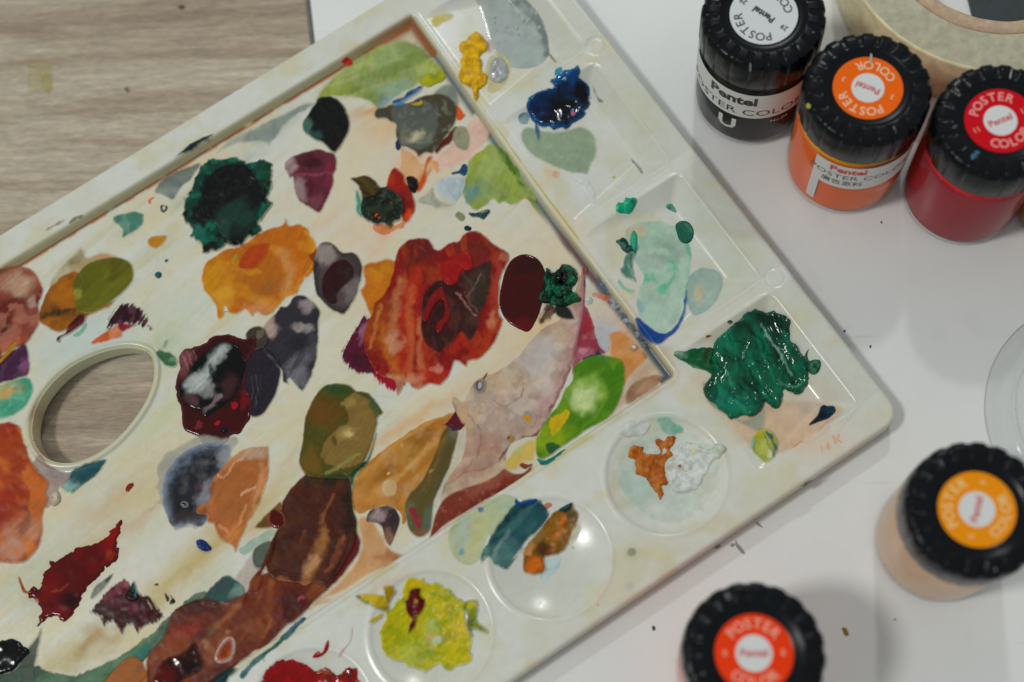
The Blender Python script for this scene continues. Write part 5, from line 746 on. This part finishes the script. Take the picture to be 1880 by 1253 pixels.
# ============================================================ JARS, TAPE, LID
plain('cap_black',(.0045,.006,.008),.24,900,.06,coat=0,spec=.17)
plain('print_white',(.72,.73,.71),.5,None,spec=.15); plain('print_black',(.012,.012,.014),.4); plain('print_red',pig('#b8323c'),.45); plain('print_dark',pig('#54504c'),.5)
def thin(name,tint,rough=.03,f=1.45):
    m=bpy.data.materials.new(name); m.use_nodes=True; nt=m.node_tree; nt.nodes.clear(); out=N(nt,'ShaderNodeOutputMaterial')
    t=N(nt,'ShaderNodeBsdfTransparent'); t.inputs[0].default_value=(*tint,1); g=N(nt,'ShaderNodeBsdfGlossy'); g.inputs['Roughness'].default_value=rough
    lw=N(nt,'ShaderNodeLayerWeight'); pw=N(nt,'ShaderNodeMath',operation='POWER'); pw.inputs[1].default_value=5; nt.links.new(lw.outputs['Facing'],pw.inputs[0]); fr=N(nt,'ShaderNodeMath',operation='MULTIPLY_ADD'); fr.inputs[1].default_value=.75; fr.inputs[2].default_value=.035; nt.links.new(pw.outputs[0],fr.inputs[0]); mx=N(nt,'ShaderNodeMixShader')
    nt.links.new(fr.outputs[0],mx.inputs[0]); nt.links.new(t.outputs[0],mx.inputs[1]); nt.links.new(g.outputs[0],mx.inputs[2]); nt.links.new(mx.outputs[0],out.inputs[0]); MATS[name]=m
thin('clear_glass',(.985,.99,.985),.02,1.5); thin('clear_plastic',(.975,.98,.98),.05,1.5)
# text as flat 2-D meshes from Blender's own font
def text2d(s,size=1.0,off=0.0,res=3,space=1.0):
    cu=bpy.data.curves.new('t','FONT'); cu.body=s; cu.size=size; cu.align_x='CENTER'; cu.align_y='CENTER'; cu.offset=off; cu.resolution_u=res; cu.space_character=space
    o=bpy.data.objects.new('t',cu); C.objects.link(o); bpy.context.view_layer.update()
    me=bpy.data.meshes.new_from_object(o.evaluated_get(bpy.context.evaluated_depsgraph_get()))
    V=[(v.co.x,v.co.y) for v in me.vertices]; F=[tuple(p.vertices) for p in me.polygons]
    bpy.data.objects.remove(o); bpy.data.curves.remove(cu); bpy.data.meshes.remove(me); return V,F
class Acc:
    def __init__(s): s.V=[];s.F=[]
    def add(s,V,F):
        n=len(s.V); s.V+=list(V); s.F+=[tuple(i+n for i in f) for f in F]
    def build(s,name,mat,parent,label=None): return mkmesh(name,s.V,s.F,mat,parent,smooth=False,label=label)
def arc_text(acc,s,R,mid,step,size,up_out=True,z=0,off=0.0):
    n=len(s)
    for i,ch in enumerate(s):
        k=(i-(n-1)/2)*step
        a=mid-k if up_out else mid+k
        V,F=text2d(ch,size,off)
        ar=math.radians(a); rt=ar-math.pi/2 if up_out else ar+math.pi/2
        cx,cy=R*math.cos(ar),R*math.sin(ar)
        acc.add([(cx+x*math.cos(rt)-y*math.sin(rt),cy+x*math.sin(rt)+y*math.cos(rt),z) for x,y in V],F)
def flat_text(acc,s,ang,size,cx=0,cy=0,z=0,off=0.0,sx=1.0):
    V,F=text2d(s,size,off); r_=math.radians(ang)
    acc.add([(cx+x*sx*math.cos(r_)-y*math.sin(r_),cy+x*sx*math.sin(r_)+y*math.cos(r_),z) for x,y in V],F)
def wrap_text(acc,s,az,zc,size,R,off=0.0,sx=1.0,ang=0):
    V,F=text2d(s,size,off,res=2); out=[]; a0=math.radians(az); ca,sa=math.cos(math.radians(ang)),math.sin(math.radians(ang))
    for x,y in V:
        x*=sx; x,y=x*ca-y*sa,x*sa+y*ca
        t=a0+x/R; out.append((R*math.cos(t),R*math.sin(t),zc+y))
    acc.add(out,F)
def wrap_quad(acc,az0,az1,z0a,z1a,z0b,z1b,R,n=24):
    V=[];F=[]
    for i in range(n+1):
        t=i/n; a=math.radians(az0+(az1-az0)*t)
        V.append((R*math.cos(a),R*math.sin(a),z0a+(z0b-z0a)*t)); V.append((R*math.cos(a),R*math.sin(a),z1a+(z1b-z1a)*t))
    for i in range(n): F.append((2*i,2*i+2,2*i+3,2*i+1))
    acc.add(V,F)
def disc(r,z,n=64,r0=0):
    if r0==0:
        V=[(0,0,z)]+[(r*math.cos(2*math.pi*k/n),r*math.sin(2*math.pi*k/n),z) for k in range(n)]; return V,[(0,1+k,1+(k+1)%n) for k in range(n)]
    V=[(r0*math.cos(2*math.pi*k/n),r0*math.sin(2*math.pi*k/n),z) for k in range(n)]+[(r*math.cos(2*math.pi*k/n),r*math.sin(2*math.pi*k/n),z) for k in range(n)]
    return V,[(k,n+k,n+(k+1)%n,(k+1)%n) for k in range(n)]
M=.001
TEETH=20
def cap_mesh():
    n=TEETH*14; prof=[]  # (r land, z land, r groove, z groove)
    Rc=21.0
    prof=[(20.2,36.2,20.2,36.2),(20.7,36.0,20.5,36.0),(20.95,36.5,20.6,36.5),(20.95,44,20.6,44),(20.85,48.2,20.45,47.9),(20.6,49.5,20.1,49.1),(20.0,50.3,19.5,49.75),(19.2,50.7,18.8,50.1),(17.6,50.8,17.3,50.2),(16.1,50.8,16.0,50.35),(15.0,50.75,15.0,50.75),(14.4,50.7,14.4,50.7),(14.0,50.35,14.0,50.35),(12.2,50.2,12.2,50.2),(11.7,50.2,11.7,50.2),(11.4,50.0,11.4,50.0),(.01,50.0,.01,50.0)]
    V=[]
    for (rl,zl,rg,zg) in prof:
        for k in range(n):
            u=(k/14.0)%1.0; lo_,hi_=(.76,.98) if zl<47 else (.52,1.0); g=float(sm(lo_,lo_+.1,np.array(u))*(1-sm(hi_-.1,hi_,np.array(u))))
            rr_=rl*(1-g)+rg*g; z=zl*(1-g)+zg*g; t=2*math.pi*k/n
            rr_=rr_*.978 if rr_>12 else rr_; V.append((rr_*M*math.cos(t),rr_*M*math.sin(t),z*M))
    F=[]
    for i in range(len(prof)-1):
        for k in range(n): F.append((i*n+k,i*n+(k+1)%n,(i+1)*n+(k+1)%n,(i+1)*n+k))
    return V,np.array(F)
capV,capF=cap_mesh()
def jar(px,py,label,paint,ringcol,txt,tang,num,style,spin=0,capangle=0,blackring=False,low=None,lvl=36):
    x,y=at(px,py,.0565)
    j=empty('paint_jar',(x,y,.0003),label,'paint jar','screw-top jars of poster paint standing on the white board')
    c=mkmesh('cap',capV,capF,MATS['cap_black'],j); c.location.z=.0065
    for p in c.data.polygons: pass
    c.rotation_euler.z=math.radians(capangle)
    try:
        c.data.set_sharp_from_angle(angle=math.radians(38))
    except Exception: pass
    # glass body: outer wall then inner wall
    prof=[(.01,.9),(9,.7),(16.5,.1),(18.8,0),(19.7,.6),(20.2,1.6),(20.35,3.2),(20.35,38.0),(19.9,39.9),(19.2,41.3),(18.6,42.5),(18.2,46)]
    V,F=lathe([(a*M,b*M) for a,b in prof],96); mkmesh('glass_body',V,F,MATS['clear_glass'],j)
    pm=paint if isinstance(paint,str) else None
    prof=[(.01,.8),(17.0,.85),(18.9,1.5),(19.6,2.9),(19.8,5),(19.8,37.8),(19.3,39.6),(18.5,41),(17.8,lvl+6.5),(.01,lvl+6.5)]
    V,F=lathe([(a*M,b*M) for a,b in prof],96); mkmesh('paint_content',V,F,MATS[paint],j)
    # printed disc on the cap
    lab=Acc(); lab.add(*disc(11.1*M,56.62*M)); ring=lab.build('cap_label',MATS[ringcol],j)
    if style!='black':
        a=Acc(); a.add(*disc(5.2*M,56.7*M)); a.build('label_centre',MATS['print_white'],ring)
    ink='print_black' if style=='black' else 'label_ink_'+ringcol
    a=Acc(); rl=8.2*M
    zt=56.77*M
    arc_text(a,'POSTER',rl,tang+90,19,4.1*M,True,zt,.00007 if style!='black' else .00002); arc_text(a,'COLOR',rl,tang+270,20,4.1*M,False,zt,.00007 if style!='black' else .00002)
    if num:
        for s in (0,180):
            ar=math.radians(tang+s); flat_text(a,num,tang,2.5*M,8.2*M*math.cos(ar),8.2*M*math.sin(ar),zt,.00003)
    a.build('cap_lettering',MATS[ink],ring)
    a=Acc(); flat_text(a,'Pentel',tang,3.2*M,0,0,zt,.00012 if style=='black' else .00006); a.build('cap_lettering',MATS['print_black' if style=='black' else 'print_red'],ring)
    return j
def mk_paint(name,hexc,patch=None,top=None,k=.30,low=None):
    m,nt,b=nodes(name); b.inputs['Roughness'].default_value=.5; b.inputs['Specular IOR Level'].default_value=.08
    tc=N(nt,'ShaderNodeTexCoord'); n=N(nt,'ShaderNodeTexNoise'); n.inputs['Scale'].default_value=120; n.inputs['Detail'].default_value=4; nt.links.new(tc.outputs['Object'],n.inputs['Vector'])
    mx=N(nt,'ShaderNodeMix',data_type='RGBA'); c=pig(hexc,k); mx.inputs[6].default_value=(*c*.88,1); mx.inputs[7].default_value=(*np.minimum(c*1.1,1),1); nt.links.new(n.outputs['Fac'],mx.inputs[0])
    out=mx.outputs[2]
    sep=N(nt,'ShaderNodeSeparateXYZ'); nt.links.new(tc.outputs['Object'],sep.inputs[0])
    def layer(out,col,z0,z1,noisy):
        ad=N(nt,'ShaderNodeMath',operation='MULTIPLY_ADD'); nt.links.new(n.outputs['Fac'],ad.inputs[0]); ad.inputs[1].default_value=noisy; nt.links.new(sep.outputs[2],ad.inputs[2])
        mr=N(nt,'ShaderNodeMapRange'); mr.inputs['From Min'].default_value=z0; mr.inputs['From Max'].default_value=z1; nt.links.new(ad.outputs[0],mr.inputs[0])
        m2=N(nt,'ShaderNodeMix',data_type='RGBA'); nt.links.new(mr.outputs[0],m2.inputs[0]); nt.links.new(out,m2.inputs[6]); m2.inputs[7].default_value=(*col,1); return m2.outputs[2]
    if top is not None: out=layer(out,pig(top,k),.0383,.0398,.0)  # brighter band under the cap: light through the glass put into the paint colour
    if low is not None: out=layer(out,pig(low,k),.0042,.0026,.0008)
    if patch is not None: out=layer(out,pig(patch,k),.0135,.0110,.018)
    nt.links.new(out,b.inputs['Base Color']); MATS[name]=m
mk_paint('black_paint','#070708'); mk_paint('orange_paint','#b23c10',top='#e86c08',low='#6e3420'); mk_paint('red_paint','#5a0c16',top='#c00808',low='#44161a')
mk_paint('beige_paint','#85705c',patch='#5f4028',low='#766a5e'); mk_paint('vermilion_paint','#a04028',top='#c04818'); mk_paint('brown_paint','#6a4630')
plain('ring_white',(.70,.73,.74),.5,spec=.15)
for n_,c_ in (('orange','#ec5c04'),('red','#b80414'),('yellow','#e08404'),('vermilion','#d83404')): plain('ring_'+n_,pig(c_),.5,spec=.12)
plain('label_ink_ring_orange',pig('#f0b08c'),.5); plain('label_ink_ring_red',pig('#e08c88'),.5); plain('label_ink_ring_yellow',pig('#f0b878'),.5); plain('label_ink_ring_vermilion',pig('#ec9880'),.5)
RB=20.45*M
def az_of(x,y): return math.degrees(math.atan2(-y,-x))
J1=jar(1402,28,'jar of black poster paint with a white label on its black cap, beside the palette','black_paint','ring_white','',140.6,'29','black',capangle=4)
az=-104
a=Acc(); wrap_quad(a,az-72,az+88,22*M,38.6*M,22*M,38.6*M,RB,40); bnd=a.build('label_band',MATS['print_white'],J1)
a=Acc(); wrap_text(a,'Pentel',az-14,33.6*M,7.2*M,RB+.06*M,.00028); wrap_text(a,'POSTER COLOR',az-6,25.8*M,5.6*M,RB+.06*M,0,1.2); a.build('label_lettering',MATS['print_black'],bnd)
a=Acc(); wrap_text(a,'U',az-16,15.0*M,10.5*M,RB,.0003); wrap_text(a,'No.29',az+36,18.5*M,2.6*M,RB,0); a.build('label_mark',MATS['print_white'],J1)
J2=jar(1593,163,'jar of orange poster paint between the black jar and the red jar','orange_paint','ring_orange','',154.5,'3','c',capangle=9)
az=-113
a=Acc(); wrap_quad(a,az-23,az+75,23*M,39.3*M,23*M,39.3*M,RB,30); wrap_quad(a,az-23,az-14,7.5*M,23*M,7.5*M,23*M,RB,4); b2=a.build('label_band',MATS['print_white'],J2)
a=Acc(); wrap_text(a,'Pentel',az+10,36.0*M,5.0*M,RB+.06*M,.00018); a.build('label_lettering',MATS['print_red'],b2)
a=Acc(); wrap_text(a,'POSTER COLOR',az+23,31.2*M,4.0*M,RB+.06*M,0,1.25); wrap_text(a,'廣告顏料',az+7,26.8*M,3.6*M,RB+.06*M,.00002); a.build('label_lettering',MATS['print_dark'],b2)
a=Acc(); wrap_text(a,'No.3',az+52,18*M,2.6*M,RB,0); a.build('label_mark',MATS['print_white'],J2)
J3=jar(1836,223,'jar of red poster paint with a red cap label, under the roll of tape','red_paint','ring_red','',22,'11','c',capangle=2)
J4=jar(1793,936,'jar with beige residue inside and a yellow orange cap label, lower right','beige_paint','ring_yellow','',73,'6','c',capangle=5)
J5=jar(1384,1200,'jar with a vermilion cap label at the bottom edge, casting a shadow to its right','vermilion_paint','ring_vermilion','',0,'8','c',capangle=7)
# part of a brown jar right of the red one
bx,by=at(1966,376,0.0); 
J6=None
def jar_world(x,y):
    # photo pixel of the jar's cap centre, so that the builder above can be reused
    p=np.linalg.solve(RM,np.array([x,y,.0565-CAMH])); return CX+FPX*p[0]/p[2],CY+FPX*p[1]/p[2]
px6,py6=jar_world(bx,by)
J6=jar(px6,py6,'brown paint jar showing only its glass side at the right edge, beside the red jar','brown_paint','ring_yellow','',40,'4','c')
# dark residue blotch on the red jar's base
# ------------------------------------------------------------ roll of tape
tc_=np.array([.138,.2852])
tape=empty('tape_roll',(tc_[0],tc_[1],.0003),'roll of cream masking tape with a cardboard core lying behind the jars','tape roll')
plain('tape_cream',pig('#a9a58e'),.5,300,.12,coat=0,bd=.0003,spec=.3)
plain('tape_side',pig('#cdc7a0'),.45,200,.12,coat=0,bd=.0002,spec=.2)
plain('cardboard',pig('#b39c84'),.85,420,.6,bd=.0004,spec=.1)
prof=[(40.4,.3),(55.3,0),(55.6,.3),(55.6,24.2),(55.3,24.5)]
rng=np.random.default_rng(5); rr_=55.1
while rr_>40.8:
    prof.append((rr_,24.46+.05*rng.random())); rr_-=.3
prof+=[(40.4,24.4)]
V,F=lathe([(a*M,b*M) for a,b in prof],160,close=True); mkmesh('tape_layers',V,F,MATS['tape_cream'],tape)
prof=[(55.62,.2),(55.75,.4),(55.75,24.0),(55.3,24.62),(54.6,24.64)]
V,F=lathe([(a*M,b*M) for a,b in prof],160); mkmesh('outer_wrap',V,F,MATS['tape_side'],tape)
prof=[(35.2,.1),(40.3,.1),(40.3,24.3),(40.0,24.8),(38.0,24.95),(35.5,24.7),(35.2,24.3)]
V,F=lathe([(a*M,b*M) for a,b in prof],160,close=True); V=[(x*(1+(.004*math.sin(7*math.atan2(y,x))+.002*math.sin(19*math.atan2(y,x)) if x*x+y*y<.00135 else 0)),y*(1+(.004*math.sin(7*math.atan2(y,x))+.002*math.sin(19*math.atan2(y,x)) if x*x+y*y<.00135 else 0)),z) for x,y,z in V]
mkmesh('core',V,F,MATS['cardboard'],tape)
plain('slate',(.035,.05,.055),.6,500,.2)
q=[at(px,py,.0012) for px,py in ((1776,-8),(1787,36),(1960,60),(1960,-60),(1770,-60))]
V=[(x,y,.0003) for x,y in q]+[(x,y,.0012) for x,y in q]; n_=len(q)
F=[tuple(range(n_,2*n_))]+[(k,(k+1)%n_,n_+(k+1)%n_,n_+k) for k in range(n_)]
cd=mkmesh('grey_card',V,F,MATS['slate'],None,smooth=False); cd['label']='dark slate grey card seen through the hole of the tape roll'; cd['category']='card'
# ------------------------------------------------------------ clear plastic lid
lx,ly=at(2043,757,.004)
lid=empty('plastic_lid',(lx,ly,.0003),'clear round plastic lid with a ribbed ring, cut off by the right edge','plastic lid')
n=288; prof=[(40.2,.1),(40.6,.3),(39.0,.8),(38.6,1.2),(35.2,5.6),(34.6,6.2),(33.8,6.2),(33.2,5.6),(31.8,2.6),(30.8,2.2),(28,2.1),(27.2,1.6),(.05,1.5)]
prof2=prof+[(a,b-.42 if b>.5 else b-.08) for a,b in prof[::-1]]
V=[]
for (a,b) in prof2:
    for k in range(n):
        t=2*math.pi*k/n; g=(.16 if (k%4)<2 else -.16) if 30.9<a<33.9 else 0
        V.append(((a+g)*M*math.cos(t),(a+g)*M*math.sin(t),max(.05,b)*M))
F=[]
for i in range(len(prof2)-1):
    for k in range(n): F.append((i*n+k,i*n+(k+1)%n,(i+1)*n+(k+1)%n,(i+1)*n+k))
mkmesh('lid_shell',V,np.array(F),MATS['clear_plastic'],lid)
# ------------------------------------------------------------ specks and scuffs on the board and the table
def flatblob(name,pts,hexc,z,parent,alpha=None,jag=.25,label=None,seed=0,thick=.00012):
    rg=np.random.default_rng(seed); P_=np.array([at(px,py,z) for px,py in PS(pts)]); P_=cr(P_,5); c=P_.mean(0)
    n=len(P_); f=1+jag*(rg.random(n)-.5); R1=c+(P_-c)*f[:,None]
    V=[(c[0],c[1],z+thick*1.2)]+[(*(c+(q-c)*.6),z+thick) for q in R1]+[(*q,z+.00002) for q in R1]
    F=[(0,1+k,1+(k+1)%n) for k in range(n)]+[(1+k,1+n+k,1+n+(k+1)%n,1+(k+1)%n) for k in range(n)]
    key='speck_'+hexc+str(alpha)
    if key not in MATS:
        plain(key,pig(hexc),.6,800,.3)
        if alpha: MATS[key].node_tree.nodes['Principled BSDF'].inputs['Alpha'].default_value=alpha
    return mkmesh(name,V,F,MATS[key],parent,label=label)
for i,(pts,c,al) in enumerate([('1351,992 1354,998 1362,1006 1368,1016 1364,1018 1356,1010 1350,1000','#74787a',.55),('1340,1002 1346,998 1350,1000 1345,1005','#7a7e7a',.6),
   ('1388,958 1395,962 1401,970 1396,968 1390,964','#6f726c',.5),('1310,1000 1318,998 1324,1004 1314,1008','#5c5c50',.45),('1197,1151 1202,1150 1203,1156 1199,1158','#34302c',1),
   ('1546,1155 1552,1152 1556,1158 1558,1166 1552,1168','#7d6410',1),('1596,636 1599,634 1600,638 1597,639','#44443c',1),
   ('1549,607 1552,606 1552,610 1549,610','#2c2c28',1),('1616,408 1620,406 1619,412','#6a6c68',.8),('1505,1205 1509,1215 1511,1232 1507,1236 1504,1220','#54524c',.7),
      ('1820,420 1826,418 1828,424 1822,425','#9a9a94',.5),('1640,1140 1643,1136 1646,1138','#7c807e',.6)]):
    flatblob('speck',pts,c,.0001,board,al if al<1 else None,seed=i)
flatblob('paint_stain','52,112 62,106 80,104 92,110 96,130 97,160 90,172 78,168 66,170 54,172 50,150 52,130','#a59a3a',WZ+.0001,tab,.20,seed=50,label='faint yellow paint stain',jag=.12,thick=.00003)
flatblob('paint_stain','76,140 88,134 96,150 96,168 84,170 76,158','#a59a2c',WZ+.00015,tab,.20,seed=51,jag=.2,thick=.00003)
flatblob('speck','228,163 234,160 238,166 234,171','#6a6054',WZ+.0001,tab,.8,seed=52)
flatblob('speck','326,13 334,9 340,14 333,18','#4c4640',WZ+.0001,tab,.8,seed=53)

def cap_mark(j,pts,hexc,name='scratch',lab=None,z=57.4*M):
    P_=np.array([at(px,py,z) for px,py in PS(pts)]); P_[:,0]-=j.location.x; P_[:,1]-=j.location.y
    P_=cr(P_,3); n=len(P_); V=[(*q,z-.0003) for q in P_]+[(*(P_.mean(0)),z-.00003)]
    key='mark_'+hexc
    if key not in MATS: plain(key,pig(hexc),.5,900,.4)
    mkmesh(name,V,[(k,(k+1)%n,n) for k in range(n)],MATS[key],j,label=lab)
cap_mark(J2,'1598,100 1601,100 1601,116 1599,120 1597,112','#9a9c9a',lab='white scuff')
cap_mark(J3,'1854,130 1858,128 1856,142 1853,148 1852,140','#a0a29e',lab='white scuff')
cap_mark(J3,'1783,284 1792,277 1799,281 1791,290 1784,294','#24566c','paint_or_glint_spot','faint blue reflection painted on the cap')  # blue reflection on the cap, painted as a flat mark
cap_mark(J4,'1822,1040 1829,1038 1832,1050 1826,1053','#6f7472')

cap_mark(J2,'1480,192 1485,190 1489,195 1486,200 1481,198','#8a8a30','paint_or_glint_spot','tiny yellow green paint spot')
cap_mark(J1,'1486,60 1497,57 1500,60 1488,64','#7a7c7a')
cap_mark(J1,'1376,118 1379,117 1379,130 1376,131','#5c5e5c')
cap_mark(J3,'1745,236 1753,229 1757,233 1748,240','#5a5c5c')
cap_mark(J5,'1330,1092 1338,1088 1342,1098 1335,1102','#4c4e4e')
